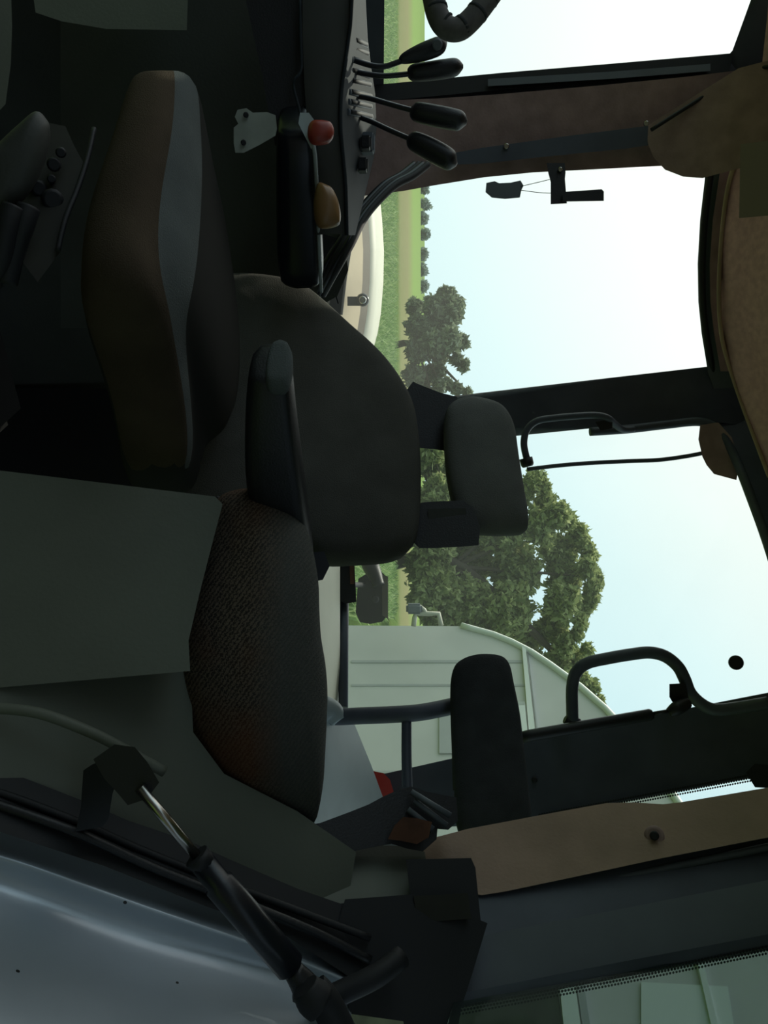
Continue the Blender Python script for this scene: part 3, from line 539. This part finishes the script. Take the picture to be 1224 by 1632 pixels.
# ------------------------------------------------------------------ right console with levers
cn = thing('control_console', P(150, 480, 1.3), 'dark right-hand control console with lever slots and small knobs below the side window', 'console')
edge = [(-260, 572, 1.12), (0, 561, 1.18), (60, 556, 1.20), (110, 549, 1.21), (150, 544, 1.22), (200, 543, 1.23), (250, 547, 1.25), (300, 551, 1.27), (375, 553, 1.30)]
far_ = [(-260, 600, 1.36), (0, 583, 1.42), (60, 586, 1.44), (110, 592, 1.45), (150, 598, 1.46), (200, 600, 1.48), (250, 596, 1.50), (300, 584, 1.52), (375, 566, 1.54)]
bot = [(-260, 475, 1.10), (0, 482, 1.17), (60, 482, 1.18), (110, 484, 1.20), (150, 486, 1.21), (200, 490, 1.22), (250, 496, 1.24), (300, 500, 1.26), (375, 504, 1.29)]
loft('console_top', [px(edge), px(far_)], M['console_top'], cn, closed=False)
loft('console_side', [px(bot), [a.lerp(b, 0.5) + Vector((0, -0.01, 0)) for a, b in zip(px(bot), px(edge))], px(edge)], M['console'], cn, closed=False)
tube('console_edge', [(u, v, d - 0.003) for u, v, d in edge], 0.003, M['console_top'], cn)
slab('lower_panel', [(-260, 470, 1.42), (0, 482, 1.47), (160, 484, 1.50), (240, 496, 1.52), (400, 506, 1.56), (520, 500, 1.6), (520, 100, 1.6), (-260, 100, 1.42)], M['dark_panel'], 0.03, 0.004, cn)
slab('recess_panel', [(-260, 380, 1.13), (0, 394, 1.18), (120, 420, 1.21), (230, 440, 1.24), (262, 500, 1.26), (150, 484, 1.23), (0, 480, 1.18), (-260, 472, 1.13)], M['black'], 0.01, 0.002, cn)
tube('recess_rim', [(0, 478, 1.165), (60, 479, 1.18), (110, 480, 1.19), (126, 470, 1.19), (140, 468, 1.195), (170, 476, 1.20), (190, 480, 1.2)], 0.0022, M['console_top'], cn)
# slots with raised rims
for i, (u, v0, v1) in enumerate(((70, 562, 588), (84, 560, 590), (100, 558, 592), (118, 556, 594), (134, 555, 594), (152, 554, 595), (168, 553, 595), (184, 552, 596))):
    def tp_(U, V):
        ec = 1.20 + (U - 60) * 0.00025; t = (V - (553 if U < 110 else 546)) / (35.0 if U < 110 else 52.0)
        return P(U, V, ec + 0.24 * max(0, min(1, t)) - 0.006)
    a0, a1 = tp_(u - 6, v0 + 3), tp_(u + 2, v1 - 3)
    link('slot', sweep_mesh([a0, a0.lerp(a1, 0.5), a1], [0.0045, 0.0052, 0.0045], 10, flat=(1, 0.5)), M['frame2'], cn)
    b0, b1_ = a0.lerp(a1, 0.06), a0.lerp(a1, 0.94)
    link('slot_opening', sweep_mesh([b0 + Vector((0, -0.001, 0.0018)), b1_ + Vector((0, -0.001, 0.0018))], 0.0034, 10, flat=(1, 0.6)), M['rubber'], cn)
def lever(pts, d, grip, gr, lbl):
    t = tube('lever', [(u, v, d) for u, v in pts], 0.0042, M['black_gloss'], cn, sm=5, seg=10); t['label'] = lbl
    g = tube('grip', [(u, v, d) for u, v in grip], gr, M['black'], t, sm=5, seg=16, flat=(1.0, 0.75))
    return t
lever([(95, 562), (104, 590), (106, 612), (100, 632), (95, 645)], 1.27, [(97, 638), (93, 645), (86, 665), (79, 685), (72, 702), (66, 711)], [0.006, 0.010, 0.0145, 0.0165, 0.015, 0.004], 'first lever, bent, with flared grip')
disc('grip_button', P(71, 697, 1.25), P(71, 697, 1.1) - P(71, 697, 1.25), 0.008, 0.006, M['frame2'], cn)
lever([(113, 560), (118, 585), (121, 612), (119, 640), (117, 658)], 1.30, [(117, 650), (116, 658), (114, 680), (110, 710), (107, 728), (106, 738)], [0.008, 0.0155, 0.0175, 0.0180, 0.0155, 0.004], 'second lever with straight black grip')
lever([(152, 560), (157, 590), (165, 618), (174, 650), (178, 668)], 1.33, [(175, 655), (178, 663), (184, 690), (190, 720), (193, 735), (196, 744)], [0.008, 0.0185, 0.021, 0.021, 0.018, 0.004], 'third lever leaning back against the pillar')
lever([(183, 562), (193, 590), (206, 618), (220, 650), (226, 664)], 1.35, [(220, 650), (224, 658), (236, 682), (250, 708), (258, 720), (262, 728)], [0.008, 0.019, 0.023, 0.023, 0.019, 0.004], 'rearmost lever leaning furthest back')
rbox('rocker_switch', P(229, 583, 1.37), (0.022, 0.02, 0.018), M['black'], cn, 0.003); rbox('rocker_switch', P(264, 578, 1.38), (0.022, 0.02, 0.018), M['black'], cn, 0.003)
rbox('switch_surround', P(229, 583, 1.39), (0.034, 0.02, 0.03), M['frame2'], cn, 0.003)
rd = pillow('red_knob', [(194, 496), (194, 520), (200, 529), (212, 532), (223, 529), (229, 520), (229, 498), (212, 490)], P(212, 512, 1.16), Vector((0.05, -1, 0.3)), M['red'], 0.014, 0.014, cn); rd['label'] = 'red rounded knob'
am_ = pillow('amber_knob', [(294, 505), (295, 518), (301, 528), (316, 536), (334, 541), (352, 542), (361, 536), (362, 508), (330, 500)], P(328, 518, 1.22), Vector((0.1, -1, 0.3)), M['amber'], 0.02, 0.02, cn); am_['label'] = 'amber-brown domed knob'
bp_ = slab('latch_plate', [(178, 381, 1.15), (176, 392, 1.15), (183, 402, 1.15), (182, 425, 1.15), (186, 436, 1.15), (205, 438, 1.15), (214, 436, 1.15), (228, 412, 1.15), (240, 388, 1.15), (240, 378, 1.15), (228, 376, 1.15), (205, 376, 1.15), (198, 384, 1.15), (186, 378, 1.15)], M['white_plastic'], 0.012, 0.003, cn); bp_['label'] = 'off-white latch plate with two screws'
for u, v in ((183, 392), (227, 388)): disc('screw', P(u, v, 1.148), P(u, v, 1.0) - P(u, v, 1.15), 0.004, 0.004, M['rubber'], cn, 10)
# pale step panel and floor panel, low at left
st(slab('trim_14', [(-260, 50, 1.30), (0, 62, 1.30), (14, 64, 1.30), (26, 100, 1.31), (38, 170, 1.32), (40, 290, 1.32), (-260, 300, 1.30)], M['grey_panel'], 0.03, 0.008))
st(slab('trim_15', [(-20, -40, 0.98), (60, -40, 0.98), (200, -40, 1.0), (160, -2, 1.0), (100, 6, 1.0), (40, 8, 1.0), (-20, 6, 0.98)], M['grey_panel'], 0.03, 0.008))

# hoses from the pillar down behind the console
hs = thing('hose_bundle', P(430, 510, 1.6), 'bundle of black hoses curving from the pillar foot down behind the armrest', 'hose')
for k, o_ in enumerate((0, 7, 14, -7)):
    tube('hose', [(262, 668 + o_, 1.66), (280, 645 + o_, 1.64), (295, 618 + o_ * 0.9, 1.62), (320, 592 + o_ * 0.8, 1.60), (350, 568 + o_ * 0.8, 1.58), (390, 545 + o_, 1.56), (430, 522 + o_, 1.56), (470, 500 + o_, 1.6)], 0.0075, M['black_gloss'] if k % 2 else M['rubber'], hs)
st(slab('trim_16', [(372, 500, 1.62), (385, 545, 1.62), (430, 552, 1.66), (470, 535, 1.7), (490, 500, 1.7)], M['black'], 0.03, 0.004))

# padded loop handle at the far left edge
gh = thing('grab_handle', P(-60, 700, 1.1), 'thick black ribbed loop handle cut off by the frame edge, above the levers', 'handle')
tube('handle_loop', [(-120, 684, 1.0), (-60, 682, 1.0), (-10, 690, 1.0), (25, 698, 1.0), (44, 712, 1.0), (46, 732, 1.0), (30, 752, 1.0), (5, 772, 1.0), (-30, 796, 1.0), (-80, 820, 1.0)], 0.0138, mat('worn_grip', (0.14, 0.13, 0.13), 0.8, noise_amt=0.3, noise_scale=80), gh, sm=8, seg=16)
for k, (a, b) in enumerate((((-40, 684), (-36, 684)), ((-10, 690), (-6, 691)), ((12, 695), (16, 696)), ((38, 708), (40, 711)), ((44, 735), (41, 739)), ((22, 759), (18, 762)), ((0, 776), (-4, 778)))):
    tube('grip_rib', [(*a, 1.0), (*b, 1.0)], 0.0142, M['pad'], gh, sm=1, seg=16)

# bracket with hanging clip on the quarter window
hb = thing('mirror_bracket', P(262, 888, 1.7), 'small black L-shaped bracket clamped under the right pillar', 'bracket')
slab('clamp', [(262, 874, 1.68), (262, 898, 1.68), (275, 899, 1.68), (285, 898, 1.68), (322, 901, 1.68), (323, 880, 1.68), (290, 880, 1.68), (275, 876, 1.68)], M['black'], 0.02, 0.003, hb)
slab('arm', [(308, 899, 1.67), (304, 958, 1.67), (306, 960, 1.67), (318, 960, 1.67), (319, 899, 1.67)], M['black'], 0.014, 0.003, hb)
disc('bolt', P(270, 893, 1.678), P(270, 893, 1.5) - P(270, 893, 1.68), 0.005, 0.006, M['metal'], hb, 10)
hc = thing('hanging_clip', P(301, 800, 1.7), 'grey clip hanging on two thin wires from the black bracket', 'clip')
slab('clip_body', [(294, 778, 1.69), (292, 788, 1.69), (295, 795, 1.69), (294, 815, 1.69), (291, 828, 1.69), (296, 831, 1.69), (302, 828, 1.69), (312, 826, 1.69), (314, 805, 1.69), (312, 785, 1.69), (305, 777, 1.69)], M['frame2'], 0.018, 0.004, hc, segs=3)
tube('wire', [(297, 830, 1.69), (290, 860, 1.69), (284, 884, 1.69)], 0.0007, M['dark_metal'], hc, seg=6)
tube('wire', [(303, 829, 1.69), (307, 860, 1.69), (308, 884, 1.69)], 0.0007, M['dark_metal'], hc, seg=6)

# ------------------------------------------------------------------ rear window hardware
h_ = tube('handle', [(736, 842, 2.0), (725, 838, 2.0), (705, 835, 2.0), (685, 840, 2.0), (671, 856, 2.0), (666, 885, 2.0), (663, 920, 2.0), (662, 950, 2.0), (666, 968, 2.0), (676, 980, 2.02), (684, 992, 2.04), (684, 1010, 2.05)], 0.0085, M['frame'], w3, sm=6); h1 = h_
disc('handle_foot', P(730, 838, 1.99), P(746, 842, 1.99) - P(730, 838, 1.99), 0.016, 0.022, M['black'], h1)
slab('handle_lug', [(674, 952, 2.0), (684, 958, 2.0), (681, 974, 2.0), (670, 974, 2.0)], M['black'], 0.015, 0.003, h1)
tube('sash', [(688, 940, 2.06), (684, 1000, 2.06), (677, 1060, 2.06), (672, 1110, 2.05), (678, 1135, 2.04), (695, 1152, 2.02), (730, 1172, 1.99), (790, 1196, 1.93), (880, 1228, 1.86), (1000, 1262, 1.80)], 0.011, M['frame'], w3, sm=6)
wp = thing('wiper_unit', P(720, 1140, 2.03), 'grey wiper motor cover with a thin black hose at the upper rear window corner', 'wiper')
slab('motor_cover', [(683, 1122, 2.02), (700, 1120, 2.02), (726, 1126, 2.02), (738, 1132, 2.01), (750, 1142, 2.0), (757, 1168, 1.98), (735, 1172, 1.99), (700, 1160, 2.01), (680, 1142, 2.02)], M['pillartrim'], 0.03, 0.01, wp, segs=3)
tube('hose', [(748, 840, 2.03), (742, 890, 2.03), (738, 940, 2.03), (735, 1000, 2.03), (733, 1050, 2.02), (727, 1095, 2.02), (720, 1130, 2.02)], 0.0052, M['frame'], wp)
h_ = tube('handle', [(1160, 913, 1.66), (1130, 912, 1.66), (1095, 912, 1.66), (1072, 918, 1.66), (1057, 936, 1.66), (1049, 970, 1.66), (1043, 1005, 1.66), (1040, 1035, 1.66), (1046, 1060, 1.66), (1062, 1080, 1.66), (1082, 1091, 1.66), (1104, 1100, 1.66), (1122, 1118, 1.66), (1131, 1140, 1.66), (1128, 1175, 1.66), (1120, 1224, 1.65)], 0.0125, M['frame'], w3, sm=6, seg=16); h2 = h_
tube('mount_lug', [(1146, 900, 1.66), (1152, 913, 1.66), (1150, 926, 1.66)], [0.008, 0.014, 0.006], M['black'], h2)
s2 = thing('window_strut', P(1170, 835, 1.63), 'slim dark gas strut beside the left rear pillar and loop handle', 'strut')
tube('cylinder', [(1178, 822, 1.62), (1172, 845, 1.62), (1139, 1036, 1.62), (1138, 1040, 1.62)], [0.0115, 0.0115, 0.0115, 0.009], M['black'], s2, sm=1, seg=14)
tube('rod', [(1138, 1038, 1.62), (1132, 1072, 1.62)], 0.004, M['dark_metal'], s2, sm=1)
tube('ball_joint', [(1136, 1066, 1.62), (1128, 1080, 1.62), (1120, 1096, 1.63)], [0.009, 0.014, 0.011], M['black'], s2)
slab('joint_block', [(1093, 1070, 1.64), (1092, 1090, 1.64), (1112, 1094, 1.64), (1120, 1076, 1.64), (1110, 1070, 1.64)], M['black'], 0.025, 0.004, s2)
disc('rubber_stop', P(1056, 1173, 1.80), P(1056, 1173, 1.6) - P(1056, 1173, 1.8), 0.016, 0.012, M['black'], w3)
rb_ = thing('rear_crossbar', P(1000, 548, 1.85), 'dark horizontal bar along the bottom of the rear window with a latch box', 'bar')
tube('bar', [(900, 549, 1.90), (1128, 547, 1.74)], 0.0105, M['frame'], rb_, sm=1)
slab('latch', [(898, 532, 1.84), (899, 562, 1.84), (957, 565, 1.82), (959, 552, 1.82), (952, 536, 1.82), (930, 533, 1.83)], M['black'], 0.03, 0.004, rb_)
slab('latch_lip', [(898, 558, 1.83), (898, 563, 1.83), (930, 564, 1.82), (930, 559, 1.82)], M['rust'], 0.01, 0.001, rb_)
slab('latch_finger', [(955, 534, 1.83), (968, 532, 1.83), (985, 540, 1.83), (960, 542, 1.83)], M['black'], 0.01, 0.002, rb_)
wk = thing('work_lamp', P(950, 590, 2.5), 'black work lamp with a pale rim, outside the rear window beside the driver seat', 'lamp')
slab('housing', [(918, 590, 2.5), (926, 577, 2.5), (975, 573, 2.5), (986, 578, 2.5), (988, 590, 2.5), (985, 606, 2.5), (978, 612, 2.5), (924, 612, 2.5), (916, 604, 2.5)], M['black'], 0.1, 0.012, wk, segs=3)
slab('rim', [(918, 610, 2.49), (980, 611, 2.49), (984, 617, 2.49), (920, 617, 2.49)], M['tan'], 0.09, 0.003, wk)['label'] = 'pale tan rim'
tube('neck', [(880, 590, 2.5), (898, 590, 2.5), (918, 598, 2.49), (934, 604, 2.48)], [0.03, 0.028, 0.022, 0.018], M['black'], wk)
tube('bracket', [(935, 520, 2.03), (932, 548, 2.2), (932, 580, 2.5)], 0.008, M['black'], wk, sm=1)
disc('bolt', P(955, 598, 2.49), P(955, 598, 2.3) - P(955, 598, 2.5), 0.012, 0.01, M['dark_metal'], wk)
disc('red_reflector', Vector(P(1262, 606, 1.45)), Vector((0, -1, 0)), 0.001, 0.001, M['red_lens'])
bpy.data.objects.remove(bpy.data.objects['red_reflector'])
tl = slab('tail_lamp', [(1236, 598, 1.64), (1238, 608, 1.64), (1246, 616, 1.64), (1266, 622, 1.64), (1282, 618, 1.64), (1286, 600, 1.64), (1262, 590, 1.64)], M['red_lens'], 0.05, 0.008, segs=3)
tag(tl, 'red tail lamp lens peeping over the wheel arch behind the passenger seat', 'lamp')

# right rear fender seen through the quarter pane
rf = thing('wheel_fender', P(420, 540, 2.9), 'pale cream right rear wheel fender seen through the side window', 'fender')
us = [285, 310, 350, 400, 450, 500, 530, 560, 600]
topv = [600, 605, 609, 612, 611, 607, 602, 594, 580]
def band(off0, off1, d0, d1): return [[P(u, t - off0, d0) for u, t in zip(us, topv)], [P(u, t - off1, d1) for u, t in zip(us, topv)]]
loft('fender_top', band(0, 22, 3.2, 2.9), M['pale'], rf, closed=False)
loft('rubber_lip', band(22, 40, 2.9, 2.85), M['tan'], rf, closed=False)
loft('inner_panel', [[P(u, t - 40, 2.85) for u, t in zip(us, topv)], [P(u, t - 150, 2.6) for u, t in zip(us, topv)]], M['inner_tan'], rf, closed=False)
tube('fender_stay', [P(430, 500, 2.75), P(470, 430, 2.5), P(480, 430, 2.2)], 0.03, M['black'], rf, sm=1, world=True)
for ch in list(rf.children)[:3]:
    md = ch.modifiers.new('sol', 'SOLIDIFY'); md.thickness = 0.02
kb = thing('marker_lamp', P(480, 575, 2.75), 'small round chrome-edged marker lamp on the cream fender', 'lamp')
disc('lamp_body', P(478, 578, 2.78), P(478, 578, 2.0) - P(478, 578, 2.75), 0.022, 0.03, M['black_gloss'], kb)
disc('lamp_lens', P(478, 578, 2.75), P(478, 578, 2.0) - P(478, 578, 2.75), 0.013, 0.012, M['metal'], kb)
slab('lamp_stalk', [(474, 555, 2.76), (474, 570, 2.76), (486, 572, 2.76), (486, 555, 2.76)], M['black'], 0.02, 0.003, kb)

# ------------------------------------------------------------------ barn behind
A = Vector((1.96, 11.4, 0)); Bp = Vector((4.7, 8.0, 0)); dirb = (Bp - A).normalized(); nb = Vector((dirb.y, -dirb.x, 0))
if nb.dot(EYE - A) < 0: nb = -nb
M['barn'] = mat('pale_grey_green_cladding', (0.63, 0.62, 0.60), 0.8, noise_amt=0.12, noise_scale=1.2)
M['barn_white'] = mat('white_barn_trim', (0.75, 0.78, 0.74), 0.6)
M['barn_dark'] = mat('grey_barn_cladding', (0.45, 0.46, 0.46), 0.8, noise_amt=0.12, noise_scale=2)
bn_o = thing('barn', A, 'pale grey-green clad barn with gable roof standing close behind the tractor on the right', 'building')
def bpoly(name, uv, m, off=0.0, th=0.1, bev=0.0):
    pts = [onplane(u, v, A + nb * off, nb) for u, v in uv]
    return link(name, slab_mesh(pts, th, bev, -nb), m, bn_o)
roofl = [(998, 735), (1003, 752), (1012, 785), (1024, 815), (1040, 846), (1060, 876), (1095, 924), (1130, 964), (1160, 992), (1258, 1066), (1300, 1094), (1400, 1165), (1505, 1240), (1700, 1370)]
gz = A.z
botb = [Vector((Bp + dirb * 2.4).to_tuple()), Vector(A.to_tuple())]
low = [onplane(u, v, A, nb) for u, v in roofl]
xl = low[0]; pts = low + [Vector((low[-1].x, low[-1].y, 0)), Vector((xl.x, xl.y, 0))]
link('gable_wall', slab_mesh(pts, 0.15, 0, -nb), M['barn'], bn_o)
# deep body behind the gable so it is a building from any side
back = [p - nb * 7 for p in pts]
loft('side_wall', [[pts[-1], pts[0]], [back[-1], back[0]]], M['barn'], bn_o, closed=False)
rt = [p + Vector((0, 0, 0.02)) - nb * 0.15 for p in low]; rtb = [p - nb * 7 for p in rt]
ro = loft('roof', [rt, rtb], M['barn_dark'], bn_o, closed=False); md = ro.modifiers.new('s', 'SOLIDIFY'); md.thickness = 0.08
tube('verge_trim', [p + nb * 0.02 for p in low[:]], 0.045, M['barn_white'], bn_o, sm=1, seg=6, world=True)
bpoly('rail', [(1030, 832), (1034, 838), (1200, 857), (1290, 872), (1580, 918), (1700, 935), (1700, 905), (1580, 893), (1290, 858), (1200, 846)], M['barn_white'], 0.06, 0.05)
bpoly('rail', [(1034, 841), (1200, 862), (1290, 878), (1580, 932), (1700, 952), (1700, 938), (1580, 921), (1290, 874), (1200, 859)], M['barn_dark'], 0.05, 0.04)
bpoly('rail', [(1505, 1105), (1640, 1135), (1640, 1146), (1505, 1114)], M['barn_white'], 0.06, 0.05)
bpoly('window_frame', [(1118, 820), (1118, 836), (1180, 842), (1180, 822)], M['barn_white'], 0.07, 0.05)
bpoly('window_frame', [(1118, 700), (1118, 836), (1124, 837), (1124, 700)], M['barn_white'], 0.07, 0.05)
bpoly('pane', [(1124, 700), (1124, 822), (1200, 826), (1200, 700)], M['barn_dark'], 0.03, 0.02)
bpoly('doorway', [(1540, 560), (1540, 884), (1700, 905), (1700, 560)], mat('dark_green_board', (0.06, 0.07, 0.045), 0.9, noise_amt=0.5, noise_scale=4), 0.03, 0.02)
for (u0, u1) in ((1052, 1056), (1090, 1093), (1228, 1232), (1340, 1345), (1460, 1465)):
    bpoly('cladding_joint', [(u0, 560), (u0, 830 + (u0 - 1035) * 0.14), (u1, 830 + (u1 - 1035) * 0.14), (u1, 560)], M['barn_dark'], 0.012, 0.02)
bpoly('wall_panel', [(1565, 1022), (1572, 1160), (1700, 1180), (1700, 1022)], M['barn_white'], 0.03, 0.02)
# bracket lamp on the barn corner
yl = thing('wall_lamp', P(998, 670, 11.2), 'small grey lamp on a pale bracket at the barn corner', 'lamp')
tube('arm', [(998, 659, 11.2), (984, 661, 11.2), (977, 663, 11.2), (978, 680, 11.2), (978, 699, 11.2), (997, 703, 11.2)], 0.035, M['pale'], yl, sm=1, seg=8)
tube('arm', [(980, 680, 11.2), (972, 676, 11.2), (966, 668, 11.2)], 0.03, M['pale'], yl, sm=1, seg=8)
rbox('lamp_head', P(970, 660, 11.2), (0.14, 0.14, 0.22), M['frame2'], yl, 0.03)
# unseen wall added behind the photographer to shade the cab from that side
sh = rbox('shade_wall', Vector((-1.0, -4.2, 1.8)), (16, 0.2, 3.6), mat('dark_shade_boards', (0.05, 0.05, 0.04), 0.9), None, 0.02)
tag(sh, 'unseen dark boarded wall added to shade the cab', 'building')

# ------------------------------------------------------------------ vegetation
def leaf_mat(name, c1, c2, c3):
    m = bpy.data.materials.new(name); m.use_nodes = True; nt = m.node_tree; nt.nodes.clear()
    o = nt.nodes.new('ShaderNodeOutputMaterial'); g = nt.nodes.new('ShaderNodeNewGeometry'); rp = nt.nodes.new('ShaderNodeValToRGB')
    nt.links.new(g.outputs['Random Per Island'], rp.inputs[0]); e = rp.color_ramp.elements
    e[0].color = (*c1, 1); e[1].color = (*c3, 1); k = e.new(0.5); k.color = (*c2, 1)
    d = nt.nodes.new('ShaderNodeBsdfDiffuse'); t = nt.nodes.new('ShaderNodeBsdfTranslucent'); mx = nt.nodes.new('ShaderNodeMixShader'); mx.inputs[0].default_value = 0.35
    nt.links.new(rp.outputs[0], d.inputs[0]); nt.links.new(rp.outputs[0], t.inputs[0]); nt.links.new(d.outputs[0], mx.inputs[1]); nt.links.new(t.outputs[0], mx.inputs[2]); nt.links.new(mx.outputs[0], o.inputs[0]); return m
M['bark'] = mat('bark', (0.10, 0.08, 0.06), 0.9)
def foliage(blobs, n, size, rnd, droop=0.0):
    vs = []; fs = []; vol = [b[3] ** 2 for b in blobs]; tot = sum(vol)
    for (x, y, z, r), vv in zip(blobs, vol):
        for _ in range(int(n * vv / tot)):
            d = Vector((rnd.gauss(0, 1), rnd.gauss(0, 1), rnd.gauss(0, 1))).normalized()
            rr = r * (0.35 + 0.72 * rnd.random() ** 0.6) * (0.8 + 0.4 * noise.noise(d * 2.5 + Vector((x, y, z))))
            c = Vector((x, y, z)) + Vector((d.x, d.y, d.z * 0.9)) * rr
            u = Vector((rnd.gauss(0, 1), rnd.gauss(0, 1), rnd.gauss(0, 1) - droop)).normalized(); v = u.cross(Vector((rnd.gauss(0, 1), rnd.gauss(0, 1), rnd.gauss(0, 1)))).normalized()
            s = size * rnd.uniform(0.6, 1.3); k = len(vs)
            vs += [c - u * s, c + v * s * 0.45, c + u * s, c - v * s * 0.45]; fs.append((k, k + 1, k + 2, k + 3))
    me = bpy.data.meshes.new('foliage'); me.from_pydata(vs, [], fs); me.update(); return me
def tree(name, label, cat, d, base_uv, blobs_px, n, size, lm, group=None, droop=0.0, seed=1, trunk=0.25, depth_spread=0.5):
    rnd = random.Random(seed); bx = P(base_uv[0], 680, d); base = Vector((bx.x, bx.y, 0))
    t = thing(name, base, label, cat, group)
    bl = []
    for (u, v, rpx) in blobs_px:
        r = rpx / F * d; dd = d + rnd.uniform(-1, 1) * depth_spread * r * 2; p = P(816 + (u - 816), v, dd); bl.append((p.x, p.y, p.z, r))
    me = foliage(bl, n, size, rnd, droop); f = link('foliage', me, lm, t); f['kind'] = 'stuff'
    top = max(bl, key=lambda b: b[2])
    tube('trunk', [base, base + Vector((0.1, 0, top[2] * 0.35)), Vector((top[0], top[1], top[2]))], [trunk, trunk * 0.7, trunk * 0.15], M['bark'], t, sm=4, seg=8, world=True)
    for b in bl[:: max(1, len(bl) // 9)]:
        s = base + Vector((0.1, 0, top[2] * 0.3)); e_ = Vector(b[:3])
        tube('branch', [s, (s + e_) / 2 + Vector((0, 0, 0.3)), e_], [trunk * 0.4, trunk * 0.25, trunk * 0.1], M['bark'], t, sm=3, seg=6, world=True)
    return t
LM1 = leaf_mat('willow_leaves', (0.12, 0.16, 0.11), (0.24, 0.29, 0.18), (0.45, 0.50, 0.36))
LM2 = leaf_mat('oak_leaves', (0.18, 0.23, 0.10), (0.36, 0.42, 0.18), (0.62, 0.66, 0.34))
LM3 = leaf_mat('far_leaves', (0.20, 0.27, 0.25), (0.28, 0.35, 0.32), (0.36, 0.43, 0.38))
b1 = [(490, 690, 20), (475, 710, 20), (500, 720, 22), (485, 730, 14), (520, 700, 26), (540, 715, 24), (545, 690, 24), (560, 700, 22), (560, 665, 22), (520, 665, 22), (490, 660, 16), (468, 716, 12), (545, 735, 14),
      (572, 728, 12), (585, 738, 10), (578, 742, 7), (590, 700, 14), (600, 685, 20), (600, 660, 22), (612, 712, 12), (620, 728, 12), (615, 700, 12), (625, 745, 8), (640, 680, 22), (670, 690, 26), (650, 710, 18), (640, 655, 20)]
tree('willow_tree', 'grey-green willow tree in the field left of the rear pillar', 'tree', 54, (550, 0), b1, 15000, 0.27, LM1, droop=0.4, seed=3)
b2 = [(770, 850, 22), (760, 860, 14), (778, 868, 14), (800, 870, 22), (790, 830, 26), (770, 800, 26), (820, 890, 24), (830, 905, 18), (850, 920, 22), (865, 930, 16), (885, 940, 18), (905, 935, 20), (920, 950, 14), (935, 945, 18), (955, 940, 20), (970, 930, 16),
      (990, 925, 16), (1010, 920, 14), (840, 860, 34), (880, 890, 38), (920, 900, 38), (960, 895, 36), (1000, 880, 34), (1030, 900, 22), (1050, 890, 24), (1075, 900, 20), (1100, 895, 22), (1110, 925, 16), (1085, 930, 16), (1095, 945, 14), (1115, 955, 10), (1050, 920, 18), (1035, 935, 12),
      (800, 800, 40), (850, 800, 50), (910, 820, 55), (970, 810, 50), (1020, 830, 40), (770, 750, 36), (830, 740, 50), (900, 740, 55), (960, 740, 50), (1010, 760, 40), (790, 700, 40), (860, 690, 45), (930, 690, 45), (990, 700, 40), (740, 700, 36), (720, 690, 24), (800, 668, 26), (900, 664, 24), (960, 668, 24), (1060, 850, 30), (1100, 860, 24), (740, 668, 24)]
tree('broadleaf_tree', 'large broad green tree rising behind the barn and headrest', 'tree', 47, (900, 0), b2, 60000, 0.23, LM2, seed=5, trunk=0.4, depth_spread=0.6)
rnd = random.Random(11)
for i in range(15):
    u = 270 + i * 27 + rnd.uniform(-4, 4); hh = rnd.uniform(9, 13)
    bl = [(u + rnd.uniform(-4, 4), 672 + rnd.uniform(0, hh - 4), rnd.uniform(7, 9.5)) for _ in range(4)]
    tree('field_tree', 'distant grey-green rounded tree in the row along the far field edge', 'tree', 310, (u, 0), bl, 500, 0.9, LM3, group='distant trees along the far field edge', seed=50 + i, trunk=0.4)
bush = [(690, 650, 16), (712, 648, 14), (735, 646, 16), (680, 668, 14)]
tree('hedge_bush', 'low bush under the trees seen below the headrest', 'bush', 45, (705, 0), bush, 6000, 0.18, LM2, seed=8, trunk=0.08)
# standing crop in the near field: blades nobody could count
def crop():
    rnd = random.Random(2); vs = []; fs = []
    for _ in range(60000):
        y = 12 + 31 * rnd.random() ** 1.1; x = rnd.uniform(-0.75, 0.13) * y
        if x > 1.6 and y < 20: x -= 3
        h = rnd.uniform(0.45, 0.85); a = rnd.uniform(0, 6.28); wv_ = 0.035; dx, dy = math.cos(a) * wv_, math.sin(a) * wv_; bx_, by_ = rnd.gauss(0, 0.16), rnd.gauss(0, 0.16); k = len(vs)
        vs += [(x - dx, y - dy, 0), (x + dx, y + dy, 0), (x + dx * 0.8 + bx_ * 0.3, y + dy * 0.8 + by_ * 0.3, h * 0.7), (x - dx * 0.8 + bx_ * 0.3, y - dy * 0.8 + by_ * 0.3, h * 0.7), (x + bx_ * 1.3, y + by_ * 1.3, h * 0.95)]
        fs += [(k, k + 1, k + 2, k + 3), (k + 3, k + 2, k + 4)]
    me = bpy.data.meshes.new('crop'); me.from_pydata(vs, [], fs); me.update()
    o = link('crop', me, leaf_mat('crop_leaves', (0.16, 0.28, 0.10), (0.26, 0.40, 0.15), (0.50, 0.60, 0.32)))
    tag(o, 'green leafy crop standing in the near field behind the tractor', 'crop', kind='stuff')
crop()
